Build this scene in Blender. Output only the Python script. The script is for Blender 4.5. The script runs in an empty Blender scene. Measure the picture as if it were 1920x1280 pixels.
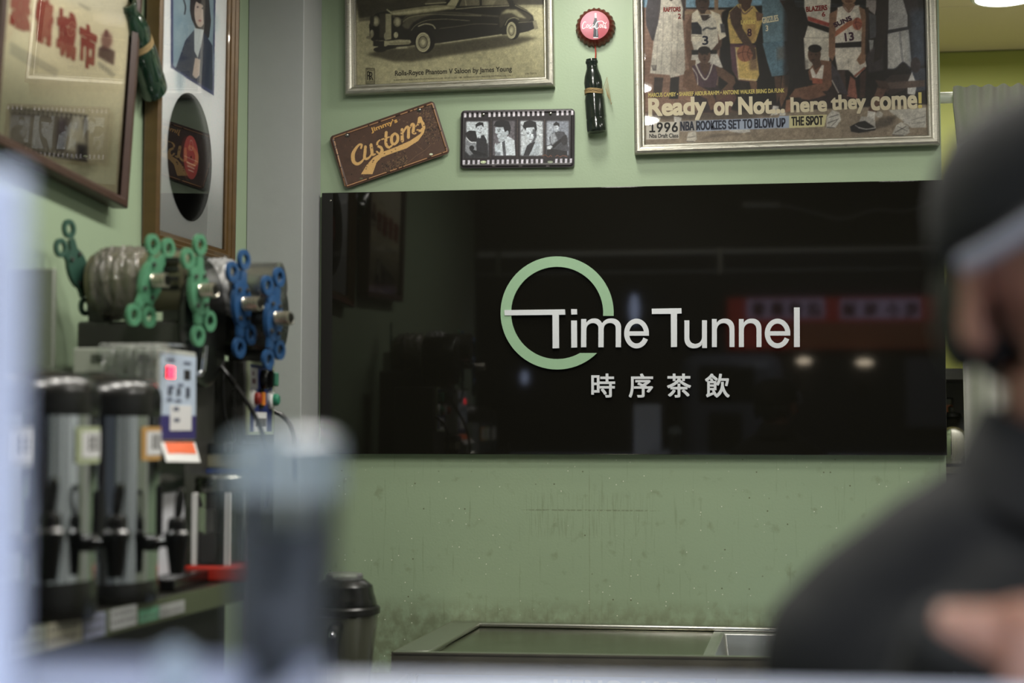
import bpy, bmesh, math, random, os
import numpy as np
from mathutils import Vector, Matrix
random.seed(7); rng = np.random.default_rng(7)
PI = math.pi
SC = bpy.context.scene
COL = SC.collection

# ---------------------------------------------------------------- camera, world, light, exposure
F = 2880.0; CY = -4.04; CZ = 1.35
YAW = math.radians(7.75); PITCH = math.radians(3.18)
fwd = Vector((-math.sin(YAW)*math.cos(PITCH), math.cos(YAW)*math.cos(PITCH), math.sin(PITCH)))
rgt = Vector((math.cos(YAW), math.sin(YAW), 0)); upv = rgt.cross(fwd)
CAM = Vector((0, CY, CZ))
cd = bpy.data.cameras.new('camera'); cam = bpy.data.objects.new('camera', cd); COL.objects.link(cam)
Rm = Matrix((rgt, upv, -fwd)).transposed().to_4x4()
cam.matrix_world = Matrix.Translation(CAM) @ Rm
cd.sensor_width = 36; cd.lens = F/1920*36; cd.clip_start = .02
cd.dof.use_dof = True; cd.dof.focus_distance = 4.07; cd.dof.aperture_fstop = 2.2
SC.camera = cam
SC.view_settings.view_transform = 'Standard'; SC.view_settings.look = 'None'
SC.view_settings.gamma = 1; SC.view_settings.use_curve_mapping = False
SC.view_settings.exposure = 0.0
W = bpy.data.worlds.new('night'); SC.world = W; W.use_nodes = True
W.node_tree.nodes['Background'].inputs[0].default_value = (.55, .60, .68, 1)
W.node_tree.nodes['Background'].inputs[1].default_value = .12
CEIL = 2.68
def area(name, loc, target, size, power, col, shape='DISK', sy=None, spread=180):
    l = bpy.data.lights.new(name, 'AREA'); l.energy = power; l.color = col; l.size = size; l.shape = shape
    if sy: l.size_y = sy
    l.spread = math.radians(spread)
    o = bpy.data.objects.new(name, l); COL.objects.link(o); o.location = loc
    o.rotation_euler = (Vector(target)-Vector(loc)).to_track_quat('-Z', 'Y').to_euler()
    return o
WARM = (1, .965, .90); COOL = (.80, .87, 1)
LAMPS = [(-.34, -.36), (-.34, -.82), (-.34, -1.30), (-.34, -1.79), (-.34, -2.4), (.95, -1.5), (.95, -.7)]
for i, (x, y) in enumerate(LAMPS):
    area('lamp_light', (x, y, CEIL-.045), (x, y, 0), .17, [3.6, 4.8, 7.6, 10, 12, 9, 4][i], WARM)
area('counter_fill_light', (.0, -3.98, 2.42), (0, -3.9, 1.2), 1.9, 17, COOL, 'RECTANGLE', .05, 110)  # made-up cool fill that brightens the counter from above
area('street_fill_light', (1.2, -6.6, 4.2), (.6, -9, 1), .4, 60, (.85, .9, 1))  # added fill so the dark street and van show up

# ---------------------------------------------------------------- pixel -> point helpers
def ray(px, py):
    return (fwd + rgt*((px-960)/F) + upv*((640-py)/F))
def D(px, py, d): return CAM + ray(px, py)*d
def onx(px, py, X): r = ray(px, py); return CAM + r*((X-CAM.x)/r.x)
def ony(px, py, Y): r = ray(px, py); return CAM + r*((Y-CAM.y)/r.y)
def onz(px, py, Z): r = ray(px, py); return CAM + r*((Z-CAM.z)/r.z)
def mir(px, py, Y):      # point at depth plane Y (in the street) seen mirrored in the sign panel at y=0
    p = ony(px, py, -Y); return Vector((p.x, Y, p.z))

LB = onz(1886, -6, CEIL-.03)
area('lamp_light', (LB.x, LB.y, CEIL-.045), (LB.x, LB.y, 0), .17, 22, (1, .96, .9))

# ---------------------------------------------------------------- materials
def lin(c): return tuple(((v/255)/12.92 if v/255 <= .04045 else ((v/255+.055)/1.055)**2.4) for v in c)
MATS = {}
def mat(name, col, rough=.5, metal=0, spec=.5, nz=0, nscale=20, bump=0, bscale=60, stretch=None, emit=0, ecol=None, trans=0, coat=0, rvar=0):
    if name in MATS: return MATS[name]
    m = bpy.data.materials.new(name); m.use_nodes = True; nt = m.node_tree; N = nt.nodes; L = nt.links
    b = N['Principled BSDF']; c = lin(col)
    b.inputs['Base Color'].default_value = (*c, 1); b.inputs['Roughness'].default_value = rough
    b.inputs['Metallic'].default_value = metal; b.inputs['Specular IOR Level'].default_value = spec
    b.inputs['Coat Weight'].default_value = coat; b.inputs['Transmission Weight'].default_value = trans
    if emit:
        b.inputs['Emission Color'].default_value = (*lin(ecol or col), 1); b.inputs['Emission Strength'].default_value = emit
    tc = N.new('ShaderNodeTexCoord'); mp = N.new('ShaderNodeMapping'); L.new(tc.outputs['Object'], mp.inputs[0])
    if stretch: mp.inputs['Scale'].default_value = stretch
    if nz or rvar:
        t = N.new('ShaderNodeTexNoise'); t.inputs['Scale'].default_value = nscale; t.inputs['Detail'].default_value = 5
        L.new(mp.outputs[0], t.inputs['Vector'])
        if nz:
            mx = N.new('ShaderNodeMix'); mx.data_type = 'RGBA'
            mx.inputs[6].default_value = (*[v*(1-nz) for v in c], 1); mx.inputs[7].default_value = (*[min(1, v*(1+nz)) for v in c], 1)
            L.new(t.outputs['Fac'], mx.inputs[0]); L.new(mx.outputs[2], b.inputs['Base Color'])
        if rvar:
            mr = N.new('ShaderNodeMapRange'); mr.inputs[3].default_value = max(0, rough-rvar); mr.inputs[4].default_value = rough+rvar
            L.new(t.outputs['Fac'], mr.inputs[0]); L.new(mr.outputs[0], b.inputs['Roughness'])
    if bump:
        t2 = N.new('ShaderNodeTexNoise'); t2.inputs['Scale'].default_value = bscale; t2.inputs['Detail'].default_value = 4
        L.new(mp.outputs[0], t2.inputs['Vector'])
        bp = N.new('ShaderNodeBump'); bp.inputs['Strength'].default_value = bump; bp.inputs['Distance'].default_value = .003
        L.new(t2.outputs['Fac'], bp.inputs['Height']); L.new(bp.outputs[0], b.inputs['Normal'])
    MATS[name] = m; return m
def glassmat(name, tint=(1, 1, 1), rough=0.0, ior=1.5, extra=0, ecol=(1, 1, 1), bump=0, bscale=40):
    """thin clear sheet: lets light through, reflects by fresnel, plus a share of milky diffuse"""
    if name in MATS: return MATS[name]
    m = bpy.data.materials.new(name); m.use_nodes = True; nt = m.node_tree; N = nt.nodes; L = nt.links
    N.remove(N['Principled BSDF']); out = N['Material Output']
    tr = N.new('ShaderNodeBsdfTransparent'); tr.inputs[0].default_value = (*tint, 1)
    gl = N.new('ShaderNodeBsdfGlossy'); gl.inputs['Roughness'].default_value = rough
    fr = N.new('ShaderNodeFresnel'); fr.inputs[0].default_value = ior
    mx = N.new('ShaderNodeMixShader'); L.new(fr.outputs[0], mx.inputs[0]); L.new(tr.outputs[0], mx.inputs[1]); L.new(gl.outputs[0], mx.inputs[2])
    last = mx
    if extra:
        df = N.new('ShaderNodeBsdfPrincipled'); df.inputs['Base Color'].default_value = (*ecol, 1); df.inputs['Roughness'].default_value = .3
        m2 = N.new('ShaderNodeMixShader'); m2.inputs[0].default_value = extra
        L.new(mx.outputs[0], m2.inputs[1]); L.new(df.outputs[0], m2.inputs[2]); last = m2
    if bump:
        t2 = N.new('ShaderNodeTexNoise'); t2.inputs['Scale'].default_value = bscale
        tc = N.new('ShaderNodeTexCoord'); L.new(tc.outputs['Object'], t2.inputs[0])
        bp = N.new('ShaderNodeBump'); bp.inputs['Strength'].default_value = bump; bp.inputs['Distance'].default_value = .01
        L.new(t2.outputs['Fac'], bp.inputs['Height']); L.new(bp.outputs[0], gl.inputs['Normal']); L.new(bp.outputs[0], fr.inputs['Normal'])
    L.new(last.outputs[0], out.inputs[0]); MATS[name] = m; return m
def printmat():
    m = bpy.data.materials.new('printed_paper'); m.use_nodes = True; nt = m.node_tree
    a = nt.nodes.new('ShaderNodeVertexColor'); a.layer_name = 'ink'
    b = nt.nodes['Principled BSDF']; b.inputs['Roughness'].default_value = .55
    nt.links.new(a.outputs[0], b.inputs['Base Color']); MATS['printed_paper'] = m; return m
PRINT = printmat()

def wall_paint():
    m = bpy.data.materials.new('green_wall_paint'); m.use_nodes = True; nt = m.node_tree; N = nt.nodes; L = nt.links
    b = N['Principled BSDF']; b.inputs['Roughness'].default_value = .42; b.inputs['Specular IOR Level'].default_value = .35
    g = N.new('ShaderNodeNewGeometry'); tc = g.outputs['Position']
    def noise(scale, detail=4, vec=None, stretch=None):
        t = N.new('ShaderNodeTexNoise'); t.inputs['Scale'].default_value = scale; t.inputs['Detail'].default_value = detail
        mp = N.new('ShaderNodeMapping'); L.new(tc, mp.inputs[0])
        if stretch: mp.inputs['Scale'].default_value = stretch
        L.new(mp.outputs[0], t.inputs['Vector']); return t.outputs['Fac']
    def ramp(src, a, bb, lo=0, hi=1):
        r = N.new('ShaderNodeMapRange'); r.inputs[1].default_value = a; r.inputs[2].default_value = bb
        r.inputs[3].default_value = lo; r.inputs[4].default_value = hi; L.new(src, r.inputs[0]); return r.outputs[0]
    def mul(a, c):
        q = N.new('ShaderNodeMath'); q.operation = 'MULTIPLY'
        L.new(a, q.inputs[0])
        if isinstance(c, (int, float)): q.inputs[1].default_value = c
        else: L.new(c, q.inputs[1])
        return q.outputs[0]
    def mix(fac, A, B):
        x = N.new('ShaderNodeMix'); x.data_type = 'RGBA'; L.new(fac, x.inputs[0])
        for i, v in ((6, A), (7, B)):
            if isinstance(v, tuple): x.inputs[i].default_value = (*v, 1)
            else: L.new(v, x.inputs[i])
        return x.outputs[2]
    base = mix(noise(3), (.302, .392, .262), (.332, .422, .280))
    sx = N.new('ShaderNodeSeparateXYZ'); L.new(tc, sx.inputs[0])
    # worn lower wall: scuffs, drips and grime towards the steel bench
    low = mul(ramp(sx.outputs[2], 1.32, 1.22), ramp(sx.outputs[1], -.03, -.01))
    scr = mul(mul(ramp(noise(55, 6, stretch=(1.6, 1, .12)), .60, .74), low), .35)
    base = mix(scr, base, (.14, .17, .085))
    scr2 = mul(mul(ramp(noise(26, 8), .60, .72), low), .4)
    base = mix(scr2, base, (.17, .20, .11))
    bot = mul(mul(mul(ramp(sx.outputs[2], .905, .845), ramp(noise(40, 7, stretch=(1, 1, .8)), .25, .60)), ramp(sx.outputs[1], -.03, -.01)), .6)
    base = mix(bot, base, (.13, .13, .07))
    # scrubbed patch left by an old sticker: fine cross hatch of scratches
    pc_ = ony(1105, 965, 0)
    def near(o, c, w):
        q = N.new('ShaderNodeMath'); q.operation = 'SUBTRACT'; L.new(o, q.inputs[0]); q.inputs[1].default_value = c
        q2 = N.new('ShaderNodeMath'); q2.operation = 'ABSOLUTE'; L.new(q.outputs[0], q2.inputs[0]); return ramp(q2.outputs[0], w, w*.75)
    box_ = mul(near(sx.outputs[0], pc_.x, .19), near(sx.outputs[2], pc_.z, .065))
    hat = mul(mul(box_, ramp(noise(230, 3, stretch=(1, 1, .05)), .50, .62)), .22); base = mix(hat, base, (.15, .17, .09))
    hat2 = mul(mul(mul(box_, near(sx.outputs[2], pc_.z+.012, .0022)), ramp(noise(120, 3, stretch=(1, 1, 1)), .40, .5)), .45); base = mix(hat2, base, (.12, .13, .07))
    dr = mul(mul(mul(near(sx.outputs[0], pc_.x, .0016), low), ramp(noise(9, 3), .3, .6)), .3); base = mix(dr, base, (.14, .14, .07))
    # tiny chips: cells of a voronoi, few of them
    cb_ = N.new('ShaderNodeCombineXYZ'); L.new(sx.outputs[0], cb_.inputs[0]); L.new(sx.outputs[2], cb_.inputs[1])
    v = N.new('ShaderNodeTexVoronoi'); v.voronoi_dimensions = '2D'; v.inputs['Scale'].default_value = 55; L.new(cb_.outputs[0], v.inputs['Vector'])
    dot = ramp(v.outputs['Distance'], .10, .055)
    sc = N.new('ShaderNodeSeparateColor'); L.new(v.outputs['Color'], sc.inputs[0])
    pick = ramp(sc.outputs[0], .91, .93); clus = ramp(noise(5, 2), .40, .52)
    base = mix(mul(mul(mul(dot, pick), clus), low), base, (.75, .78, .65))
    v2 = N.new('ShaderNodeTexVoronoi'); v2.voronoi_dimensions = '2D'; v2.inputs['Scale'].default_value = 30; L.new(cb_.outputs[0], v2.inputs['Vector'])
    sc2 = N.new('ShaderNodeSeparateColor'); L.new(v2.outputs['Color'], sc2.inputs[0])
    base = mix(mul(mul(ramp(v2.outputs['Distance'], .08, .03), ramp(sc2.outputs[1], .95, .97)), low), base, (.12, .13, .07))
    L.new(base, b.inputs['Base Color'])
    bp = N.new('ShaderNodeBump'); bp.inputs['Strength'].default_value = .12; bp.inputs['Distance'].default_value = .002
    L.new(noise(160, 3), bp.inputs['Height']); L.new(bp.outputs[0], b.inputs['Normal'])
    MATS['wall'] = m; return m
GREEN = wall_paint()

# ---------------------------------------------------------------- mesh builder
class MB:
    def __init__(s): s.v = []; s.f = []; s.mi = []; s.cur = 0
    def add(s, vs, fs):
        n = len(s.v); s.v += [Vector(v) for v in vs]; s.f += [tuple(i+n for i in f) for f in fs]; s.mi += [s.cur]*len(fs); return s
    def box(s, a, b):
        x0, y0, z0 = [min(a[i], b[i]) for i in range(3)]; x1, y1, z1 = [max(a[i], b[i]) for i in range(3)]
        return s.add([(x0,y0,z0),(x1,y0,z0),(x1,y1,z0),(x0,y1,z0),(x0,y0,z1),(x1,y0,z1),(x1,y1,z1),(x0,y1,z1)],
            [(0,3,2,1),(4,5,6,7),(0,1,5,4),(1,2,6,5),(2,3,7,6),(3,0,4,7)])
    def prism(s, pts, ext):
        """pts: coplanar loop (3d); ext: vector"""
        n = len(pts); e = Vector(ext); P = [Vector(p) for p in pts]
        return s.add(P+[p+e for p in P], [tuple(range(n))[::-1], tuple(range(n, 2*n))]+[(i, (i+1) % n, (i+1) % n+n, i+n) for i in range(n)])
    def lathe(s, prof, o=(0,0,0), ax=(0,0,1), n=32, sx=1, sy=1, cap=True):
        ax = Vector(ax).normalized(); t = ax.orthogonal().normalized() if abs(ax.z) < .999 else Vector((1,0,0)); b = ax.cross(t); o = Vector(o)
        vs = []; fs = []
        for r, h in prof:
            for k in range(n):
                a = 2*PI*k/n; vs.append(o+ax*h+t*(r*sx*math.cos(a))+b*(r*sy*math.sin(a)))
        for i in range(len(prof)-1):
            for k in range(n):
                fs.append((i*n+k, i*n+(k+1) % n, (i+1)*n+(k+1) % n, (i+1)*n+k))
        if cap: fs.append(tuple(range(n))[::-1]); m = (len(prof)-1)*n; fs.append(tuple(range(m, m+n)))
        return s.add(vs, fs)
    def cyl(s, a, b, r, r2=None, n=20):
        a = Vector(a); b = Vector(b); return s.lathe([(r, 0), (r if r2 is None else r2, (b-a).length)], a, b-a, n)
    def tube(s, pts, r, n=8, closed=False):
        P = [Vector(p) for p in pts]; m = len(P); R = r if hasattr(r, '__len__') else [r]*m
        vs = []; fs = []; nrm = None
        for i in range(m):
            if closed: t = P[(i+1) % m]-P[i-1]
            else: t = P[min(i+1, m-1)]-P[max(i-1, 0)]
            t.normalize()
            if nrm is None: nrm = t.orthogonal().normalized()
            else:
                nrm = nrm-t*nrm.dot(t)
                nrm = nrm.normalized() if nrm.length > 1e-6 else t.orthogonal().normalized()
            b = t.cross(nrm)
            for k in range(n): a = 2*PI*k/n; vs.append(P[i]+nrm*(R[i]*math.cos(a))+b*(R[i]*math.sin(a)))
        for i in range(m if closed else m-1):
            j = (i+1) % m
            for k in range(n): fs.append((i*n+k, i*n+(k+1) % n, j*n+(k+1) % n, j*n+k))
        if not closed: fs.append(tuple(range(n))[::-1]); fs.append(tuple(range((m-1)*n, m*n)))
        return s.add(vs, fs)
    def ell(s, c, r, rot=None, n=20, m=12):
        c = Vector(c); vs = []; fs = []; R = rot or Matrix.Identity(3)
        r = r if hasattr(r, '__len__') else (r, r, r)
        vs.append(c+R@Vector((0,0,-r[2])))
        for i in range(1, m):
            a = -PI/2+PI*i/m
            for k in range(n):
                t = 2*PI*k/n; vs.append(c+R@Vector((r[0]*math.cos(a)*math.cos(t), r[1]*math.cos(a)*math.sin(t), r[2]*math.sin(a))))
        vs.append(c+R@Vector((0,0,r[2]))); top = len(vs)-1
        for k in range(n): fs.append((0, 1+(k+1) % n, 1+k)); fs.append((top, 1+(m-2)*n+k, 1+(m-2)*n+(k+1) % n))
        for i in range(m-2):
            for k in range(n): fs.append((1+i*n+k, 1+i*n+(k+1) % n, 1+(i+1)*n+(k+1) % n, 1+(i+1)*n+k))
        return s.add(vs, fs)
    def rect_frame(s, w, h, prof, o=(0, 0)):
        """mitred frame in local x,y; prof = list of (inset, height)"""
        vs = []; fs = []; ox, oy = o
        for ins, z in prof: vs += [(ox+ins, oy+ins, z), (ox+w-ins, oy+ins, z), (ox+w-ins, oy+h-ins, z), (ox+ins, oy+h-ins, z)]
        n = len(prof)
        for i in range(n-1):
            for k in range(4): fs.append((i*4+k, i*4+(k+1) % 4, (i+1)*4+(k+1) % 4, (i+1)*4+k))
        return s.add(vs, fs)

MWD = {}
def obj(name, mb, m, parent=None, world=False, smooth=False, bevel=0, angle=35, label=None, mods=None):
    v = mb.v
    if parent is not None and world:
        inv = MWD[parent.name].inverted(); v = [inv@p for p in v]
    me = bpy.data.meshes.new(name); me.from_pydata([tuple(p) for p in v], [], mb.f)
    for mm in (m if isinstance(m, (list, tuple)) else [m]): me.materials.append(mm)
    if isinstance(m, (list, tuple)): me.polygons.foreach_set('material_index', mb.mi)
    if smooth:
        me.polygons.foreach_set('use_smooth', [True]*len(me.polygons)); me.set_sharp_from_angle(angle=math.radians(angle))
    me.validate()
    o = bpy.data.objects.new(name, me); COL.objects.link(o)
    if parent is not None: o.parent = parent; MWD[o.name] = MWD[parent.name]
    else: MWD[o.name] = Matrix.Identity(4)
    if bevel:
        b = o.modifiers.new('bevel', 'BEVEL'); b.width = bevel; b.segments = 2; b.limit_method = 'ANGLE'; b.harden_normals = False
        me.polygons.foreach_set('use_smooth', [True]*len(me.polygons)); me.set_sharp_from_angle(angle=math.radians(angle))
    if label: o['label'] = label
    return o
def thing(name, label, cat, M=None, group=None):
    o = bpy.data.objects.new(name, None); COL.objects.link(o); o.empty_display_size = .05
    M = M if M is not None else Matrix.Identity(4)
    if isinstance(M, (tuple, Vector)): M = Matrix.Translation(Vector(M))
    o.matrix_world = M; MWD[o.name] = M.copy()
    o['label'] = label; o['category'] = cat
    if group: o['group'] = group
    return o
def tag(o, label, cat, group=None):
    o['label'] = label; o['category'] = cat
    if group: o['group'] = group
    return o
def struct(name, mb, m, parent=None, **k):
    o = obj(name, mb, m, parent, **k)
    if parent is None: o['kind'] = 'structure'
    return o

# flat support frame: a plane with in-plane axes u, v and outward normal w
class Plane:
    def __init__(s, O, u, v):
        s.O = Vector(O); s.u = Vector(u).normalized(); s.w = s.u.cross(Vector(v)).normalized(); s.v = s.w.cross(s.u)
    @property
    def M(s):
        m = Matrix((s.u, s.v, s.w)).transposed().to_4x4(); m.translation = s.O; return m
    def loc(s, px, py, w=0):
        r = ray(px, py); t = ((s.O+s.w*w)-CAM).dot(s.w)/r.dot(s.w); P = CAM+r*t-s.O
        return P.dot(s.u), P.dot(s.v)

# ---------------------------------------------------------------- lettering
FONT = {}
def getfont(k):
    if k not in FONT:
        FONT[k] = None
        if k == 'sans':
            try: FONT[k] = bpy.data.fonts.load(os.path.join(bpy.utils.system_resource('DATAFILES'), 'fonts', 'Inter.woff2'))
            except Exception: pass
    return FONT[k]
GLY = {}
def glyphs(s, font=None, off=0, shear=0, space=1):
    key = (s, font, off, shear, space)
    if key not in GLY:
        c = bpy.data.curves.new('t', 'FONT'); c.body = s; c.offset = off; c.shear = shear; c.resolution_u = 5; c.space_character = space
        f = getfont(font) if font else None
        if f: c.font = f
        o = bpy.data.objects.new('t', c); me = bpy.data.meshes.new_from_object(o)
        V = np.array([v.co[:2] for v in me.vertices]); Fc = [tuple(p.vertices) for p in me.polygons]
        GLY[key] = (V, Fc); bpy.data.objects.remove(o); bpy.data.curves.remove(c); bpy.data.meshes.remove(me)
    return GLY[key]
def text_fit(mb, s, a, b, h, w=0, font=None, off=0, shear=0, bold=0, space=1, ref=None, thick=0):
    """fit string between local 2d points a (bottom left) and b (bottom right) with cap height h; ref: glyph string whose height is h"""
    V, Fc = glyphs(s, font, off, shear, space)
    R = glyphs(ref or s, font, off, shear, space)[0]
    x0, x1 = V[:, 0].min(), V[:, 0].max(); y0, y1 = R[:, 1].min(), R[:, 1].max()
    ax = Vector((b[0]-a[0], b[1]-a[1])); L = ax.length; ax.normalize(); ay = Vector((-ax.y, ax.x))
    sh = [(0, 0)] if not bold else [(bold*c, bold*d) for c, d in ((-1,-1),(1,-1),(-1,1),(1,1),(0,-1),(0,1),(1,0),(-1,0))]
    k = 1 if not bold else 0
    for si, (dx, dy) in enumerate(sh):
        vs = []; zo = si*.00005 if bold else 0
        for x, y in V:
            X = (x-x0)/(x1-x0)*(L-2*bold)+bold+dx; Y = (y-y0)/(y1-y0)*(h-2*bold)+bold+dy
            vs.append((a[0]+ax.x*X+ay.x*Y, a[1]+ax.y*X+ay.y*Y, w+zo))
        if thick:
            n = len(vs); mb.add(vs+[(x, y, z+thick) for x, y, z in vs], [])
            nn = len(mb.v)-2*n; ed = {}
            for f in Fc:
                for i in range(len(f)):
                    e = (f[i], f[(i+1) % len(f)]); ed[e] = 1
            side = [(e[0], e[1], e[1]+n, e[0]+n) for e in ed if (e[1], e[0]) not in ed]
            fs = [tuple(i+n for i in f) for f in Fc]+side
            mb.f += [tuple(i+nn for i in f) for f in fs]; mb.mi += [mb.cur]*len(fs)
        else: mb.add(vs, Fc)
    return mb
def text_px(mb, P, s, p0, p1, hpx, w=.0006, **k):
    a = P.loc(*p0, w); b = P.loc(*p1, w); t = P.loc(p0[0], p0[1]-hpx, w)
    return text_fit(mb, s, a, b, math.hypot(t[0]-a[0], t[1]-a[1]), w, **k)

# ---------------------------------------------------------------- printed pictures: pigment laid on a fine grid
class Canvas:
    def __init__(s, x0, y0, x1, y1, res, bg):
        s.x0, s.y0, s.res = x0, y0, res; s.w = int((x1-x0)*res); s.h = int((y1-y0)*res)
        s.a = np.ones((s.h, s.w, 3))*np.array(bg, float)
        s.T = lambda p: p
    def _bb(s, xs, ys, pad):
        X = (np.array(xs)-s.x0)*s.res; Y = (np.array(ys)-s.y0)*s.res
        a = max(0, int(X.min()-pad)); b = min(s.w, int(X.max()+pad)+2); c = max(0, int(Y.min()-pad)); d = min(s.h, int(Y.max()+pad)+2)
        return X, Y, a, b, c, d
    def _put(s, m, a, b, c, d, col, al, blur):
        if blur:
            sg = blur*s.res; r = int(3*sg)+1; k = np.exp(-.5*(np.arange(-r, r+1)/sg)**2); k /= k.sum()
            m = np.apply_along_axis(lambda q: np.convolve(q, k, 'same'), 0, m); m = np.apply_along_axis(lambda q: np.convolve(q, k, 'same'), 1, m)
        m = (m*al)[..., None]; s.a[c:d, a:b] = s.a[c:d, a:b]*(1-m)+np.array(col, float)*m
    def poly(s, pts, col, al=1, blur=0):
        pts = [s.T(p) for p in pts]; X, Y, a, b, c, d = s._bb([p[0] for p in pts], [p[1] for p in pts], 3*blur*s.res+2)
        if b <= a or d <= c: return s
        m = np.zeros((d-c, b-a))
        for ox, oy in ((.25, .25), (.75, .25), (.25, .75), (.75, .75)):
            gx, gy = np.meshgrid(np.arange(a, b)+ox, np.arange(c, d)+oy); ins = np.zeros(gx.shape, bool)
            for i in range(len(pts)):
                x1, y1, x2, y2 = X[i], Y[i], X[i-1], Y[i-1]
                if y1 == y2: continue
                ins ^= ((y1 > gy) != (y2 > gy)) & (gx < (x2-x1)*(gy-y1)/(y2-y1)+x1)
            m += ins*.25
        s._put(m, a, b, c, d, col, al, blur); return s
    def ell(s, cx, cy, rx, ry, col, al=1, rot=0, blur=0, ring=0):
        pts = []
        for i in range(40):
            t = 2*PI*i/40; x, y = rx*math.cos(t), ry*math.sin(t); pts.append((cx+x*math.cos(rot)-y*math.sin(rot), cy+x*math.sin(rot)+y*math.cos(rot)))
        if ring:
            q = [(cx+(p[0]-cx)*(1-ring), cy+(p[1]-cy)*(1-ring)) for p in pts]; pts = pts+[pts[0]]+[q[0]]+q[::-1]
        return s.poly(pts, col, al, blur)
    def line(s, pts, w, col, al=1, blur=0):
        ws = w if hasattr(w, '__len__') else [w]*len(pts)
        L = []; R = []
        for i, p in enumerate(pts):
            q = pts[max(i-1, 0)]; r = pts[min(i+1, len(pts)-1)]; dx, dy = r[0]-q[0], r[1]-q[1]; n = math.hypot(dx, dy) or 1
            L.append((p[0]-dy/n*ws[i]/2, p[1]+dx/n*ws[i]/2)); R.append((p[0]+dy/n*ws[i]/2, p[1]-dx/n*ws[i]/2))
        return s.poly(L+R[::-1], col, al, blur)
    def curve(s, pts, w, col, al=1, blur=0, n=8):
        P = [pts[0]]+list(pts)+[pts[-1]]; out = []; ws = w if hasattr(w, '__len__') else [w]*len(pts); wo = []
        for i in range(1, len(P)-2):
            p0, p1, p2, p3 = P[i-1:i+3]
            for j in range(n):
                t = j/n; out.append(tuple(.5*((2*p1[k])+(-p0[k]+p2[k])*t+(2*p0[k]-5*p1[k]+4*p2[k]-p3[k])*t*t+(-p0[k]+3*p1[k]-3*p2[k]+p3[k])*t**3) for k in (0, 1)))
                wo.append(ws[i-1]*(1-t)+ws[min(i, len(ws)-1)]*t)
        out.append(pts[-1]); wo.append(ws[-1])
        for i in range(len(out)-1): s.line(out[i:i+2], wo[i:i+2], col, al, blur) if al == 1 and not blur else None
        if al < 1 or blur: s.line(out, wo, col, al, blur)
        else:
            for p, q in zip(out, wo): s.ell(p[0], p[1], q/2, q/2, col)
        return s
    def noise(s, amp, scale=2, mono=True):
        h, w = s.h//scale+2, s.w//scale+2; n = rng.normal(0, 1, (h, w, 1 if mono else 3))
        n = np.kron(n, np.ones((scale, scale, 1)))[:s.h, :s.w]; s.a = np.clip(s.a*(1+n*amp), 0, 255); return s
    def mottle(s, amp, sizes=(3, 7, 16)):
        f = np.zeros((s.h, s.w))
        for z in sizes:
            k = max(2, int(z*s.res)); n = rng.normal(0, 1, (s.h//k+3, s.w//k+3)); y = np.arange(s.h)/k; x = np.arange(s.w)/k
            i = y.astype(int); j = x.astype(int); u = (y-i)[:, None]; v = (x-j)[None, :]; u = u*u*(3-2*u); v = v*v*(3-2*v)
            f += (n[i][:, j]*(1-v)+n[i][:, j+1]*v)*(1-u)+(n[i+1][:, j]*(1-v)+n[i+1][:, j+1]*v)*u
        s.a = np.clip(s.a*(1+amp*f[..., None]/len(sizes)**.5), 0, 255); return s
    def blurall(s, sg):
        sg *= s.res; r = int(3*sg)+1; k = np.exp(-.5*(np.arange(-r, r+1)/sg)**2); k /= k.sum()
        for ax in (0, 1):
            pad = [(0, 0)]*3; pad[ax] = (r, r); q = np.pad(s.a, pad, mode='edge')
            s.a = sum(k[i]*np.take(q, range(i, i+s.a.shape[ax]), axis=ax) for i in range(len(k)))
        return s
    def sample(s, X, Y):
        x = np.clip((X-s.x0)*s.res-.5, 0, s.w-1.001); y = np.clip((Y-s.y0)*s.res-.5, 0, s.h-1.001)
        i, j = x.astype(int), y.astype(int); fx, fy = (x-i)[..., None], (y-j)[..., None]; i1 = np.minimum(i+1, s.w-1); j1 = np.minimum(j+1, s.h-1)
        return (s.a[j, i]*(1-fx)+s.a[j, i1]*fx)*(1-fy)+(s.a[j1, i]*(1-fx)+s.a[j1, i1]*fx)*fy
camRT = np.array([rgt[:], upv[:], fwd[:]])
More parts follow.
